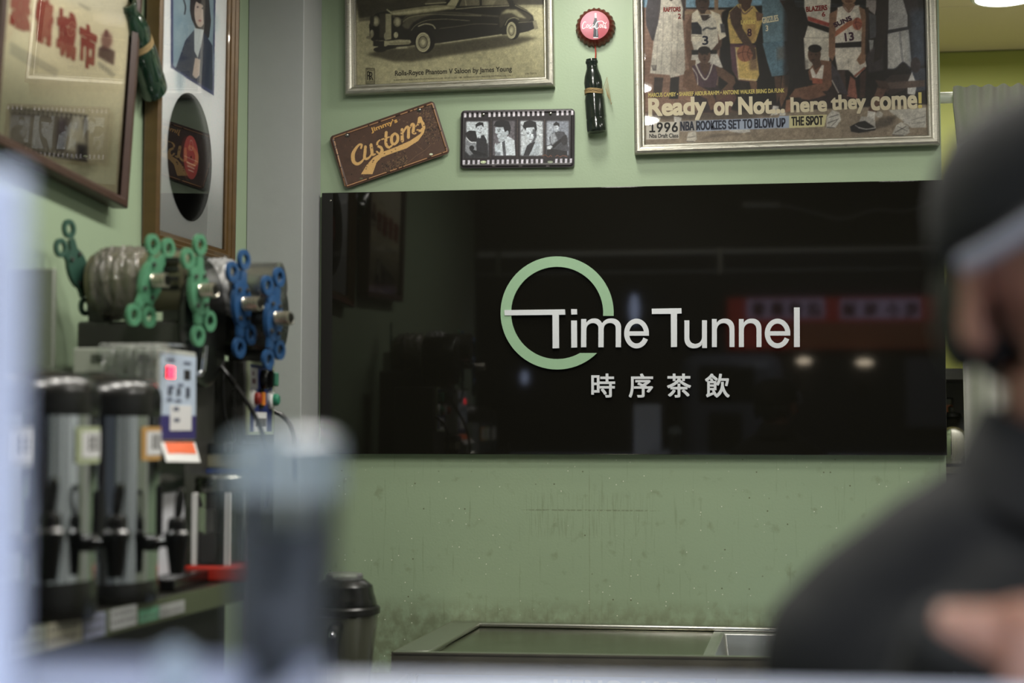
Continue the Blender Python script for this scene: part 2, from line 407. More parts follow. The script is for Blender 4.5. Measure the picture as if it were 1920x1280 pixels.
def print_grid(name, cv, P, x0, y0, x1, y1, step, parent, w=0, gain=1.3, mask=None, zf=None, proj=None):
    """grid of pigment on plane P between local corners; colour attribute 'ink'"""
    nx = max(2, int((x1-x0)/step)); ny = max(2, int((y1-y0)/step))
    gx, gy = np.meshgrid(np.linspace(x0, x1, nx+1), np.linspace(y0, y1, ny+1)); gx = gx.ravel(); gy = gy.ravel()
    O, u, v, ww = (np.array(q[:]) for q in (P.O, P.u, P.v, P.w))
    Q = O+gx[:, None]*u+gy[:, None]*v+ww*w-np.array(CAM[:]); c = Q@camRT.T
    X = 960+F*c[:, 0]/c[:, 2]; Y = 640-F*c[:, 1]/c[:, 2]
    col = cv.sample(X, Y)/255.0; gm_ = col.mean(1, keepdims=True); col = gm_+(col-gm_)*.82
    col = np.where(col <= .04045, col/12.92, ((col+.055)/1.055)**2.4)*gain; col = np.clip(col, 0, .95)
    gz = np.full_like(gx, w) if zf is None else w+zf(gx, gy)
    me = bpy.data.meshes.new(name); n = len(gx); me.vertices.add(n); me.vertices.foreach_set('co', np.stack([gx, gy, gz], 1).ravel())
    idx = np.arange(n).reshape(ny+1, nx+1); q = np.stack([idx[:-1, :-1], idx[:-1, 1:], idx[1:, 1:], idx[1:, :-1]], -1).reshape(-1, 4)
    if mask is not None:
        ok = mask(gx, gy); q = q[ok[q].all(1)]
    m = len(q); me.loops.add(m*4); me.loops.foreach_set('vertex_index', q.ravel()); me.polygons.add(m)
    me.polygons.foreach_set('loop_start', np.arange(0, m*4, 4)); me.update(calc_edges=True)
    at = me.color_attributes.new('ink', 'FLOAT_COLOR', 'POINT'); at.data.foreach_set('color', np.concatenate([col, np.ones((n, 1))], 1).ravel())
    me.materials.append(PRINT); me.polygons.foreach_set('use_smooth', [True]*m); me.validate()
    o = bpy.data.objects.new(name, me); COL.objects.link(o)
    if parent: o.parent = parent; MWD[o.name] = MWD[parent.name]
    return o

# ---------------------------------------------------------------- the room
XL = -1.226                          # left wall
WE = ony(1768, 500, 0).x             # free end of the back wall
XR = 2.3
FY = -3.62                           # shop front (service opening)
grey = mat('grey_plaster', (158, 161, 160), .7, nz=.04, bump=.1)
struct('wall_back', MB().box((XL-.1, 0, 0), (WE, .11, CEIL)), GREEN)
struct('wall_left', MB().box((XL-.1, FY, 0), (XL, 0, CEIL)), GREEN)
pc = ony(450, 600, -.18).x; pr = ony(566, 600, -.18).x
struct('trim_1', MB().box((XL, -.18, 0), (pr, 0, CEIL)), grey, bevel=.003)
olive = mat('olive_wall_paint', (150, 155, 74), .6, nz=.05, nscale=4, bump=.05)
struct('wall_far', MB().box((XL, 1.52, 0), (XR+.1, 2.65, CEIL)), olive)
struct('wall_right', MB().box((XR, FY, 0), (XR+.1, 2.65, CEIL)), mat('right_wall_paint', (190, 196, 180), .6, nz=.04))
struct('wall_side', MB().box((XL-.1, .11, 0), (XL, 2.65, CEIL)), olive)
struct('floor', MB().box((XL-.1, FY-.1, -.05), (XR+.1, 2.65, 0)), mat('floor_tile', (96, 92, 84), .4, nz=.2, nscale=6))
tilem = mat('ceiling_tile', (222, 208, 172), .85, nz=.06, nscale=220, bump=.35, bscale=260)
cl = struct('ceiling', MB().box((XL-.1, FY-.1, CEIL+.012), (XR+.1, 2.65, CEIL+.06)), mat('ceiling_grid', (120, 112, 92), .8))
first = None
for i in range(6):
    for j in range(11):
        x0, y0 = XL+.005+i*.6, 1.515-(j+1)*.6+.25*0
        if y0 < FY-.2: continue
        x1 = min(x0+.594, XR-.003); y1 = y0+.594
        if first is None or x1-x0 < .59 or y0 < FY:
            t = obj('ceiling_tile', MB().box((0, 0, 0), (x1-x0, y1-max(y0, FY-.09), .012)), tilem, cl)
            if first is None: first = t
        else:
            t = first.copy(); COL.objects.link(t); t.parent = cl
        t.location = (x0, max(y0, FY-.09), CEIL)
# shop front: header above the service opening, low wall below it
dark = mat('dark_paint', (38, 38, 34), .5, nz=.1)
steel = mat('stainless_steel', (150, 150, 142), .26, 1, nz=.08, nscale=30, rvar=.06, stretch=(1, 1, 12))
struct('wall_front', MB().box((XL-.1, FY-.1, 0), (XR+.1, FY, 1.0)).box((XL-.1, FY-.1, 2.24), (XR+.1, FY, CEIL)), dark)
rail = thing('shutter_rail', 'steel shutter rail along the top of the service opening', 'rail', (0, FY+.03, 2.19))
wen = mat('white_enamel', (228, 228, 224), .35)
obj('upper_bar', MB().tube([(XL+.02, 0, 0.022), (XR-.02, 0, 0.022)], .013, 10), wen, rail, smooth=True)
obj('lower_bar', MB().tube([(XL+.02, -.01, -.076), (XR-.02, -.01, -.076)], .007, 10), mat('dull_enamel', (130, 130, 128), .4), rail, smooth=True)
for x in (-1.1, 0, 1.1, 2.1): obj('bracket', MB().box((x-.01, -.02, -.09), (x+.01, .015, .04)), steel, rail)
# added tube fixture, out of view, carrying the cool counter fill
tl = thing('counter_fill_lamp', 'slim white tube lamp added above the service counter as cool fill light', 'lamp', (0, -3.98, 2.46))
obj('housing', MB().box((-1.0, -.03, -.01), (1.0, .03, .03)), mat('white_metal', (225, 228, 230), .4), tl, bevel=.004)
obj('tube', MB().tube([(-.96, 0, -.022), (.96, 0, -.022)], .011, 10), mat('tube_glow', (220, 232, 255), .5, emit=5), tl, smooth=True)

# ceiling lamps (round surface discs)
lampw = mat('lamp_rim', (225, 225, 222), .4); glow = mat('lamp_glow', (255, 250, 238), .5, emit=7)
LN = ['nearest the back wall, first of the row', 'second of the row from the back wall', 'middle lamp of the row over the aisle', 'fourth of the row from the back wall', 'last of the row, nearest the counter', 'over the right side, nearer the counter', 'over the right side, nearer the back wall']
LB = onz(1886, -6, CEIL-.03)
for i, (x, y) in enumerate(LAMPS+[(LB.x, LB.y)]):
    t = thing('ceiling_lamp', ('round white ceiling lamp '+LN[i]) if i < 7 else 'glowing round ceiling lamp in the back room above the curtain', 'lamp', (x, y, CEIL), 'round ceiling lamps')
    obj('rim', MB().lathe([(.105, 0), (.105, -.03), (.098, -.036), (.09, -.036), (.09, -.02)], n=32), lampw, t, smooth=True)
    obj('diffuser', MB().lathe([(.09, -.02), (.089, -.034), (.05, -.038), (.001, -.039)], n=32), glow, t, smooth=True)

# ---------------------------------------------------------------- sign panel
PB = Plane(ony(600, 850, -.022), (1, 0, 0), (0, 0, 1))
s0 = PB.loc(600, 362); s1 = PB.loc(1772, 600); s2 = PB.loc(900, 851.3)
pw, pb_, pt = s1[0], s2[1], PB.loc(1200, 349)[1]
sp = thing('sign_panel', 'wide glossy black shop sign with green ring and silver lettering on the green wall', 'sign', PB.M)
acr = mat('black_acrylic', (22, 21, 17), .035, spec=.5)
obj('panel', MB().box((0, pb_, -.022+.004), (pw, pt, 0)), acr, sp, bevel=.0015)
obj('hanging_screw', MB().lathe([(.003, 0), (.003, .0015), (.001, .002)], (PB.loc(620, 376)[0], PB.loc(620, 376)[1], 0), n=12), steel, sp)
silver = mat('silver_letter', (222, 226, 230), .45, .25, nz=.02)
lgreen = mat('sage_ring', (150, 185, 150), .5, nz=.05, nscale=90)
g2 = lambda X, Y: (900+X/2.909, 440+Y/2.909)
def c2(X, Y, w=0): return PB.loc(*g2(X, Y), w)
def letter(ch, x0, x1, y0, y1, font='sans', off=0, bold=0, name='letter'):
    a = c2(x0, y1); b = c2(x1, y1); t = c2((x0+x1)/2, y0); h = t[1]-(a[1]+b[1])/2
    mb = MB(); text_fit(mb, ch, a, b, h, .0005, font=font, off=off, bold=bold, thick=.006)
    return obj(name, mb, silver, sp)
def slab(pts, m, name, th=.006):
    q = [c2(*p) for p in pts]; return obj(name, MB().prism([(x, y, .0005) for x, y in q], (0, 0, th)), m, sp)
# ring, cut flat where the words pass
pts = []
def arc(r, a0, a1, n=64): return [(422+r*math.cos(a0+(a1-a0)*i/n), 427+r*math.sin(a0+(a1-a0)*i/n)) for i in range(n+1)]
a0o = math.asin(16/308); a1o = math.asin(218/308); a0i = math.asin(16/251); a1i = math.asin(218/251)
ro = arc(308, a0o, a1o-2*PI); ri = arc(251, a0i, a1i-2*PI)
mb = MB(); vs = []
for p in (ro, ri):
    for z in (.0005, .007): vs += [(*c2(*q), z) for q in p]
n = 65; fs = []
for i in range(n-1):
    fs += [(n+i, n+i+1, 3*n+i+1, 3*n+i), (i, i+1, n+i+1, n+i), (2*n+i, 3*n+i, 3*n+i+1, 2*n+i+1)]
fs += [(0, n, 3*n, 2*n), (n-1, 2*n+n-1, 4*n-1, 2*n-1)]
obj('ring', mb.add(vs, fs), lgreen, sp, smooth=True)
slab([(135, 412), (465, 408), (467, 437), (432, 437.5), (433, 619), (398, 620), (397, 438), (137, 441)], silver, 'letter', .009)
o = slab([(498, 406), (530, 406), (531, 435), (499, 436)], silver, 'letter'); slab([(498, 468), (530, 468), (531, 615), (499, 616)], silver, 'letter')
def letter_e(x0, x1, y0, y1):
    cx, cy, rx, ry, tk = (x0+x1)/2, (y0+y1)/2, (x1-x0)/2, (y1-y0)/2, 27
    yb_ = cy+4; A0 = math.asin((yb_+12-cy)/ry); A1 = math.radians(26); P = []
    n = 48; a0 = 2*PI-.08; a1 = math.radians(24)
    out = [(cx+rx*math.cos(t), cy+ry*math.sin(t)) for t in [a0+.30*0+(a1-a0)*i/n for i in range(n+1)]]
    inn = [(cx+(rx-tk)*math.cos(t), cy+(ry-tk)*math.sin(t)) for t in [a0+(a1-a0)*i/n for i in range(n+1)]]
    mb = MB(); vs = []; fs = []; m = n+1
    for z in (.0005, .0065): vs += [(*c2(*q), z) for q in out]+[(*c2(*q), z) for q in inn]
    for i in range(n): fs += [(2*m+i, 2*m+i+1, 3*m+i+1, 3*m+i), (i, i+1, 2*m+i+1, 2*m+i), (m+i, 3*m+i, 3*m+i+1, m+i+1)]
    fs += [(n, m+n, 3*m+n, 2*m+n), (0, 2*m, 3*m, m)]
    mb.add(vs, fs); q = [c2(x0+tk-6, cy-12), c2(x1-1, cy-12), c2(x1, cy+12), c2(x0+tk-6, cy+12)]
    mb.prism([(x, y, .0006) for x, y in q], (0, 0, .006)); return obj('letter', mb, silver, sp)
letter('m', 552, 770, 457, 614, bold=.0007); letter_e(787, 922, 458, 620)
slab([(937, 404), (1099, 401), (1100, 430), (1075, 431), (1075, 612), (1042, 613), (1041, 432), (938, 433)], silver, 'letter')
letter('u', 1115, 1238, 467, 620, bold=.0007); letter('n', 1265, 1388, 458, 613, bold=.0007); letter('n', 1412, 1535, 458, 613, bold=.0007)
letter_e(1553, 1692, 458, 619); slab([(1712, 397), (1743, 397), (1744, 612), (1712, 613)], silver, 'letter')
for ch, a, b in (('時', 608, 738), ('序', 812, 945), ('茶', 1020, 1152), ('飲', 1228, 1362)):
    letter(ch, a, b, 757, 888, font=None, bold=.0011, name='character')

# ---------------------------------------------------------------- framed pictures
silverleaf = mat('silver_leaf_frame', (182, 180, 168), .32, .85, nz=.35, nscale=45, stretch=(1, 8, 8), bump=.25, bscale=120, rvar=.12)
glass = glassmat('picture_glass')
board = mat('backing_board', (120, 100, 75), .8)
PROF = [(0, -.004), (0, .022), (.003, .026), (.008, .028), (.012, .0275), (.018, .024), (.021, .019), (.022, .0165), (.025, .0165), (.0275, .0125), (.0285, .006)]
def picture(name, label, P, w, h, prof, fm, back=-.004, group=None):
    t = thing(name, label, 'picture', P.M, group)
    obj('frame', MB().rect_frame(w, h, prof), fm, t, smooth=True, angle=25)
    i = prof[-1][0]
    obj('backing_board', MB().box((.002, .002, back), (w-.002, h-.002, .001)), board, t)
    g = obj('glass', MB().add([(i-.001, i-.001, .0085), (w-i+.001, i-.001, .0085), (w-i+.001, h-i+.001, .0085), (i-.001, h-i+.001, .0085)], [(0, 1, 2, 3)]), glass, t)
    return t, i
def px_plane(p0, p1, plane_fn):
    a = plane_fn(*p0); b = plane_fn(*p1); return a, b
# --- car print
a = ony(651, 180.5, -.006); b = ony(1040.8, 164, -.006)
P1 = Plane(a, b-a, (0, 0, 1)); w1 = (b-a).length; h1 = .43
t1, i1 = picture('car_picture', 'silver framed sepia print of a vintage saloon car above the black sign', P1, w1, h1, PROF, silverleaf)
cv = Canvas(645, -150, 1045, 190, 2, (196, 190, 146)); cv.T = lambda p: (640+p[0]/4.571, p[1]/4.571)
pap = (192, 187, 140)
cv.poly([(0, -700), (1900, -700), (1900, 60), (1480, 45), (1000, 60), (420, 120), (150, 165)], (66, 62, 47), blur=2)
for k in range(60):
    x = random.uniform(150, 1750); y = random.uniform(-500, 90); cv.ell(x, y, random.uniform(30, 90), random.uniform(15, 50), random.choice([(50, 48, 36), (92, 86, 66), (74, 70, 54)]), .5, blur=2.5)
cv.poly([(1480, 45), (1740, 40), (1740, 60), (1480, 62)], (150, 145, 110), blur=.8)
cv.poly([(150, 165), (330, 130), (330, 175), (150, 190)], (110, 104, 80), blur=1.2)
cv.poly([(150, 190), (1740, 60), (1740, 760), (150, 760)], (190, 184, 140), blur=1.5)
cv.poly([(150, 200), (260, 180), (300, 420), (150, 480)], (168, 162, 122), .6, blur=3)
cv.poly([(210, 468), (330, 425), (850, 375), (1400, 300), (1690, 325), (1450, 395), (900, 480), (600, 530), (440, 525)], (74, 69, 50), .92, blur=2.2)
K = (38, 36, 29)
cv.poly([(700, 45), (830, -30), (960, -150), (1380, -160), (1450, -60), (1480, 30), (1200, 80), (800, 80)], K)
cv.poly([(238, 215), (262, 150), (300, 112), (420, 92), (560, 70), (800, 38), (1430, 0), (1500, 40), (1590, 85), (1640, 130), (1668, 240), (1600, 268), (1500, 290), (1400, 295), (850, 368), (620, 388), (470, 410), (380, 430), (320, 405), (245, 330)], K)
for q in ([(1010, 52), (1050, -40), (1180, -40), (1186, 46)], [(1204, 46), (1204, -50), (1390, -50), (1440, 42)]): cv.poly(q, (112, 106, 82))
cv.poly([(700, 40), (745, 0), (900, 0), (870, 28)], (96, 90, 70)); cv.line([(720, 34), (900, 22)], 8, (190, 184, 140))
cv.line([(1070, 50), (1062, 0)], 7, (180, 174, 132)); cv.poly([(1230, 40), (1260, 0), (1330, 0), (1300, 40)], (150, 145, 112), .6, blur=1)
cv.poly([(905, 42), (945, -10), (1015, -10), (985, 48), (965, 76), (930, 82)], (184, 178, 134))
cv.poly([(420, 96), (620, 66), (800, 42), (960, 46), (985, 72), (900, 84), (640, 122), (500, 134), (430, 130)], (150, 144, 106), blur=.6)
cv.poly([(430, 112), (700, 78), (900, 58), (960, 66), (700, 106), (450, 126)], (192, 186, 142), blur=.5)
cv.line([(400, 84), (820, 38)], 5, (44, 42, 32)); cv.line([(980, 78), (1200, 58), (1440, 50)], 6, (176, 170, 130))
cv.curve([(440, 140), (520, 170), (560, 140), (640, 118), (760, 106), (1000, 112), (1200, 130), (1350, 140)], 10, (120, 114, 86), .75, blur=.8)
cv.poly([(520, 220), (545, 165), (600, 140), (700, 120), (820, 118), (700, 150), (620, 190), (575, 250), (540, 240)], (92, 88, 66), blur=1)
cv.curve([(525, 190), (580, 150), (680, 130), (800, 122), (1000, 130), (1200, 135)], 7, (178, 172, 130), .8, blur=.6)
cv.curve([(600, 260), (640, 215), (720, 178), (800, 168), (900, 164), (1100, 178)], 5, (150, 144, 108))
cv.curve([(660, 225), (720, 205), (780, 215), (805, 245)], 9, (190, 184, 142))
cv.curve([(840, 245), (1000, 225), (1150, 205), (1340, 208)], 5, (120, 115, 88))
cv.poly([(1350, 150), (1375, 95), (1430, 72), (1510, 82), (1590, 110), (1640, 150), (1600, 185), (1540, 190), (1480, 150), (1420, 160), (1380, 230), (1360, 240)], (66, 62, 47))
cv.poly([(1372, 120), (1410, 82), (1500, 84), (1550, 125), (1590, 160), (1520, 150), (1460, 110)], (176, 170, 128), .85, blur=1.2)
cv.curve([(1405, 215), (1430, 170), (1480, 152), (1520, 165)], 6, (165, 160, 120))
cv.line([(1500, 195), (1640, 185)], 4, (150, 144, 108)); cv.curve([(1490, 45), (1540, 70), (1600, 100), (1640, 130)], 6, (140, 134, 100))
cv.poly([(1640, 180), (1668, 172), (1690, 245), (1655, 255)], (140, 135, 105))
cv.ell(395, 58, 11, 24, (70, 66, 50)); cv.line([(388, 80), (430, 112)], 12, (180, 175, 132))
cv.poly([(326, 118), (385, 110), (385, 335), (326, 320)], (58, 55, 42)); cv.poly([(378, 118), (428, 118), (428, 335), (378, 345)], (168, 162, 122))
for x in range(334, 376, 9): cv.line([(x, 125), (x, 318)], 2.5, (96, 90, 70))
cv.ell(296, 182, 32, 46, (120, 115, 88)); cv.ell(296, 182, 20, 32, (186, 180, 140), blur=.8); cv.ell(262, 178, 18, 52, (60, 57, 44))
cv.ell(480, 188, 34, 42, (130, 125, 95)); cv.ell(482, 188, 22, 30, (192, 186, 144), blur=.8)
cv.ell(468, 300, 19, 27, (190, 184, 142)); cv.ell(262, 288, 16, 34, (150, 145, 112)); cv.ell(382, 310, 16, 34, (160, 155, 120))
cv.ell(330, 425, 55, 22, (45, 42, 33)); cv.ell(238, 322, 26, 14, (130, 124, 95))
cv.poly([(250, 352), (300, 345), (400, 350), (500, 338), (590, 342), (600, 362), (585, 378), (500, 384), (400, 386), (380, 398), (250, 375)], (178, 172, 130))
cv.line([(410, 372), (590, 368)], 8, (110, 104, 80), .8, blur=.5); cv.poly([(272, 346), (368, 352), (366, 402), (274, 396)], (48, 45, 36))
cv.poly([(470, 404), (560, 396), (570, 412), (470, 418)], (186, 180, 140), blur=.8)
for cx, cy, rx, ry in ((700, 362, 62, 84), (1458, 260, 42, 72)):
    cv.ell(cx+14, cy-8, rx*1.42, ry*1.22, (26, 24, 20)); cv.ell(cx, cy, rx, ry, (204, 198, 152)); cv.ell(cx, cy, rx*.84, ry*.84, (130, 124, 96))
    cv.ell(cx, cy, rx*.78, ry*.78, (198, 192, 148)); cv.ell(cx, cy, rx*.66, ry*.66, (64, 60, 46)); cv.ell(cx, cy, rx*.55, ry*.55, (146, 140, 108)); cv.ell(cx, cy, rx*.3, ry*.3, (206, 200, 155), blur=.6)
cv.poly([(848, 376), (850, 368), (1375, 292), (1378, 303)], (196, 190, 148))
cv.blurall(.4); cv.mottle(.05, (3, 8)); cv.noise(.05, 1)
cv.poly([(209, 583), (288, 583), (288, 722), (209, 722)], (70, 66, 50)); cv.poly([(214, 588), (283, 588), (283, 717), (214, 717)], (176, 170, 128)); cv.poly([(216, 604), (281, 604), (281, 606), (216, 606)], (70, 66, 50)); cv.poly([(216, 696), (281, 696), (281, 698), (216, 698)], (70, 66, 50))
print_grid('print', cv, P1, i1-.002, i1-.002, w1-i1+.002, h1-i1+.002, .00175, t1, .004, gain=1.05)
inkm = mat('dark_ink', (44, 42, 32), .6); q4 = cv.T
mb = MB(); text_px(mb, P1, 'Rolls-Royce Phantom V Saloon by James Young', q4((460, 663)), q4((1462, 625)), 12.6, w=.0046, bold=.00028); obj('lettering', mb, inkm, t1)
mb = MB(); text_px(mb, P1, '© COPYRIGHT ROLLS-ROYCE ENTHUSIASTS CLUB +44 (0)1327 811788 . REPRODUCTION FREE FOR EDITORIAL USE ONLY', q4((448, 697)), q4((1472, 655)), 3.6, w=.0046); obj('lettering', mb, inkm, t1)
mb = MB(); text_px(mb, P1, '(06/2003)', q4((1577, 644)), q4((1675, 640)), 4.5, w=.0046); obj('lettering', mb, inkm, t1)
mb = MB(); text_px(mb, P1, 'R', q4((222, 685)), q4((258, 683)), 16, w=.0046); obj('lettering', mb, inkm, t1)
mb = MB(); text_px(mb, P1, 'R', q4((238, 690)), q4((276, 688)), 16, w=.0046); obj('lettering', mb, inkm, t1)
mb = MB(); text_px(mb, P1, 'ROLLS', q4((218, 602)), q4((279, 601)), 2.6, w=.0046); obj('lettering', mb, inkm, t1)
mb = MB(); text_px(mb, P1, 'ROYCE', q4((218, 714)), q4((279, 713)), 2.6, w=.0046); obj('lettering', mb, inkm, t1)

# --- basketball poster
a = ony(1190.5, 292, -.006); b = ony(1760.5, 274, -.006)
P2 = Plane(a, b-a, (0, 0, 1)); w2 = (b-a).length; h2 = .57
t2, i2 = picture('basketball_poster', 'large silver framed magazine poster of basketball players above the sign', P2, w2, h2, PROF, silverleaf)
cv = Canvas(1195, -160, 1750, 290, 2, (40, 36, 34)); S5 = lambda p: (1180+p[0]/4.267, p[1]/4.267); S6 = lambda p: (1460+p[0]/4.266, p[1]/4.266)
cv.T = S5
cv.poly([(100, -800), (2500, -800), (2500, 60), (100, 60)], (120, 160, 182))
cv.poly([(100, 60), (900, 85), (900, 930), (100, 960)], (140, 104, 84))
for r in range(0, 30):
    cv.line([(100, 100+r*29), (760, 100+r*29)], 3, (166, 136, 112), .7)
    for c in range(0, 12): cv.line([(110+c*62+(r % 2)*31, 100+r*29), (110+c*62+(r % 2)*31, 129+r*29)], 3, (166, 136, 112), .6)
cv.poly([(428, -300), (452, -300), (452, 90), (428, 90)], (92, 70, 54)); cv.poly([(680, -300), (712, -300), (712, 90), (680, 90)], (150, 118, 88)); cv.poly([(440, 88), (800, 75), (800, 120), (440, 115)], (160, 132, 100))
cv.poly([(740, 100), (800, 60), (1100, 40), (1320, 0), (1320, 800), (900, 900), (700, 850)], (28, 25, 24), blur=1)
cv.poly([(100, 935), (2500, 830), (2500, 1300), (100, 1300)], (150, 134, 112), blur=1)
cv.poly([(140, 890), (850, 880), (1300, 830), (1300, 900), (850, 960), (140, 960)], (60, 50, 42), .7, blur=3)
DK = (62, 50, 46); BR = (112, 80, 60); BR2 = (88, 62, 48); WH = (206, 199, 182)
# standing player one
cv.ell(330, -90, 60, 75, DK); cv.poly([(150, -20), (260, -20), (250, 60), (235, 150), (212, 330), (180, 320), (135, 200), (130, 90)], (64, 58, 62)); cv.poly([(400, -20), (446, -20), (440, 170), (420, 140)], DK)
cv.poly([(255, -30), (405, -30), (430, 70), (425, 140), (440, 350), (190, 345), (240, 140)], WH); cv.poly([(280, -30), (390, -30), (335, 10)], DK)
cv.poly([(195, 325), (440, 345), (446, 592), (330, 622), (322, 600), (165, 586)], (208, 202, 186)); cv.poly([(330, 400), (446, 400), (446, 592), (330, 622)], (170, 160, 146), .5, blur=2)
for x in (235, 275, 350, 395): cv.line([(x, 40), (x-8, 330)], 3, (120, 105, 100), .7); cv.line([(x-10, 350), (x-22, 590)], 3, (100, 90, 88), .6)
cv.poly([(200, 618), (272, 622), (255, 780), (190, 780)], DK); cv.poly([(330, 622), (400, 612), (390, 790), (318, 790)], (40, 34, 32))
for q in range(3): cv.line([(180+q*16, 520), (192+q*8, 565)], 6, (50, 44, 46))
# standing player two
cv.poly([(455, 190), (500, 110), (520, 330), (535, 500), (500, 540), (470, 500), (448, 380)], BR); cv.poly([(690, 340), (745, 300), (738, 370), (680, 440), (645, 430)], BR2)
cv.poly([(500, 120), (700, 110), (712, 340), (660, 400), (520, 415), (498, 330)], WH); cv.poly([(560, 120), (640, 120), (630, 150), (590, 158), (565, 150)], DK); cv.curve([(565, 135), (600, 162), (645, 135)], 8, (54, 46, 46))
cv.ell(585, 20, 56, 78, (74, 52, 42)); cv.poly([(560, 80), (610, 80), (605, 110), (570, 110)], (58, 40, 34)); cv.ell(560, 10, 10, 5, (30, 22, 20)); cv.ell(612, 12, 10, 5, (30, 22, 20)); cv.ell(585, 62, 20, 5, (40, 26, 24)); cv.ell(590, -30, 55, 34, (30, 24, 22))
cv.poly([(545, 75), (500, 110), (494, 330), (575, 330), (580, 150)], (226, 216, 192)); cv.poly([(640, 80), (725, 115), (775, 290), (722, 322), (690, 160)], (222, 212, 188))
cv.poly([(497, 180), (545, 176), (578, 220), (580, 276), (498, 272)], (34, 38, 46)); cv.line([(500, 286), (578, 290)], 5, (150, 140, 125)); cv.poly([(725, 190), (760, 190), (770, 260), (735, 260)], (70, 70, 74))
cv.curve([(590, 240), (620, 222), (650, 230), (690, 225)], 14, (80, 80, 84))
cv.poly([(498, 400), (700, 400), (702, 440), (500, 440)], (30, 30, 30)); cv.poly([(500, 438), (705, 430), (748, 540), (640, 560), (478, 570)], (204, 198, 184)); cv.poly([(470, 480), (530, 480), (530, 545), (480, 560)], BR)
# standing player three
cv.ell(925, -20, 60, 80, BR2); cv.poly([(800, 90), (870, 30), (1000, 50), (1070, 150), (1012, 330), (1000, 345), (806, 350), (785, 160)], (204, 172, 92)); cv.poly([(930, 200), (1010, 170), (1012, 335), (940, 340)], (150, 112, 70), .6, blur=2)
cv.curve([(880, 45), (920, 110), (985, 60)], 7, (92, 62, 78)); cv.poly([(895, 20), (975, 20), (970, 60), (925, 95), (895, 60)], BR2); cv.curve([(800, 150), (830, 90), (860, 50)], 5, (92, 62, 78))
cv.poly([(806, 348), (1010, 362), (1012, 385), (806, 376)], (84, 50, 66)); cv.poly([(806, 376), (1012, 380), (1040, 600), (1015, 652), (870, 640), (822, 560)], (202, 172, 94)); cv.poly([(806, 376), (846, 378), (872, 640), (822, 560)], (92, 60, 72)); cv.poly([(960, 400), (1015, 400), (1030, 560), (960, 560)], (96, 70, 62), .7, blur=2)
cv.line([(850, 378), (880, 640)], 4, WH); cv.line([(872, 640), (1015, 654)], 8, (96, 62, 72)); cv.line([(870, 628), (1025, 640)], 4, WH)
cv.poly([(800, 100), (858, 45), (895, 80), (905, 225), (985, 350), (1012, 400), (1010, 470), (960, 420), (875, 300), (815, 190)], (80, 58, 48))
cv.ell(925, 428, 64, 66, (160, 98, 72)); cv.curve([(865, 430), (925, 415), (985, 432)], 4, (70, 40, 32)); cv.curve([(920, 364), (905, 430), (925, 492)], 4, (70, 40, 32)); cv.curve([(962, 380), (945, 430), (965, 480)], 4, (70, 40, 32)); cv.poly([(960, 380), (1010, 400), (1015, 470), (980, 480), (990, 440)], (80, 58, 48))
cv.poly([(960, 650), (1022, 655), (1022, 760), (975, 720)], BR); cv.poly([(880, 645), (940, 650), (930, 800), (890, 800)], (40, 32, 30))
# standing player four
cv.ell(1130, -80, 55, 70, BR2); cv.poly([(1062, 0), (1215, -20), (1272, 150), (1262, 330), (1072, 342), (1062, 190)], (100, 130, 142)); cv.poly([(1200, 0), (1300, 0), (1340, 60), (1330, 250), (1290, 240), (1270, 120)], (70, 52, 46)); cv.poly([(1010, 90), (1070, 110), (1066, 160), (1020, 170)], BR)
cv.poly([(1065, 345), (1240, 322), (1275, 560), (1250, 600), (1140, 612), (1100, 480)], (88, 122, 138)); cv.curve([(1140, 340), (1180, 400), (1190, 600)], 4, (60, 84, 96), .7); cv.poly([(1180, 380), (1255, 370), (1262, 470), (1180, 480)], (110, 96, 84), .6, blur=2.5)
cv.poly([(1160, 612), (1215, 610), (1205, 760), (1180, 830)], BR2); cv.poly([(1225, 605), (1285, 600), (1262, 760), (1215, 860), (1200, 800)], BR)
# shoes of the standing row
for q in ([(190, 945), (250, 940), (240, 980), (190, 980)], [(355, 930), (420, 940), (410, 980), (360, 975)], [(1150, 845), (1195, 850), (1190, 915), (1130, 925)], [(1200, 880), (1250, 885), (1250, 920), (1200, 925)], [(850, 1030), (960, 1030), (970, 1055), (880, 1065), (780, 1045)]): cv.poly(q, (200, 196, 186))
# crouching player left
cv.poly([(520, 690), (700, 680), (760, 760), (700, 900), (560, 900), (500, 800)], (52, 40, 42)); cv.poly([(690, 760), (830, 700), (860, 780), (800, 900), (700, 880)], (96, 62, 56))
cv.poly([(496, 530), (560, 506), (610, 560), (660, 506), (725, 540), (690, 700), (540, 700), (512, 620)], (80, 56, 66)); cv.curve([(532, 516), (568, 590), (606, 636), (640, 590), (665, 512)], 10, WH); cv.curve([(500, 540), (540, 600), (548, 690)], 6, WH)
cv.poly([(560, 500), (650, 500), (640, 560), (606, 610), (572, 560)], BR2)
cv.ell(600, 440, 50, 70, (100, 72, 56)); cv.ell(600, 402, 50, 32, (34, 26, 24)); cv.ell(582, 436, 8, 4, (30, 22, 20)); cv.ell(622, 436, 8, 4, (30, 22, 20)); cv.ell(602, 478, 14, 5, (60, 34, 30)); cv.ell(603, 458, 8, 8, (76, 54, 42))
cv.poly([(440, 570), (500, 532), (520, 600), (545, 680), (655, 735), (690, 800), (688, 870), (650, 882), (620, 790), (500, 735), (428, 690)], (118, 84, 62)); cv.poly([(690, 530), (745, 545), (840, 612), (850, 662), (782, 765), (700, 810), (695, 765), (790, 665), (706, 606)], (104, 74, 56))
cv.poly([(470, 1060), (530, 1050), (540, 1110), (520, 1140), (455, 1135)], WH); cv.line([(470, 1100), (530, 1090)], 4, (90, 84, 80)); cv.line([(456, 1130), (522, 1134)], 6, (60, 54, 50))
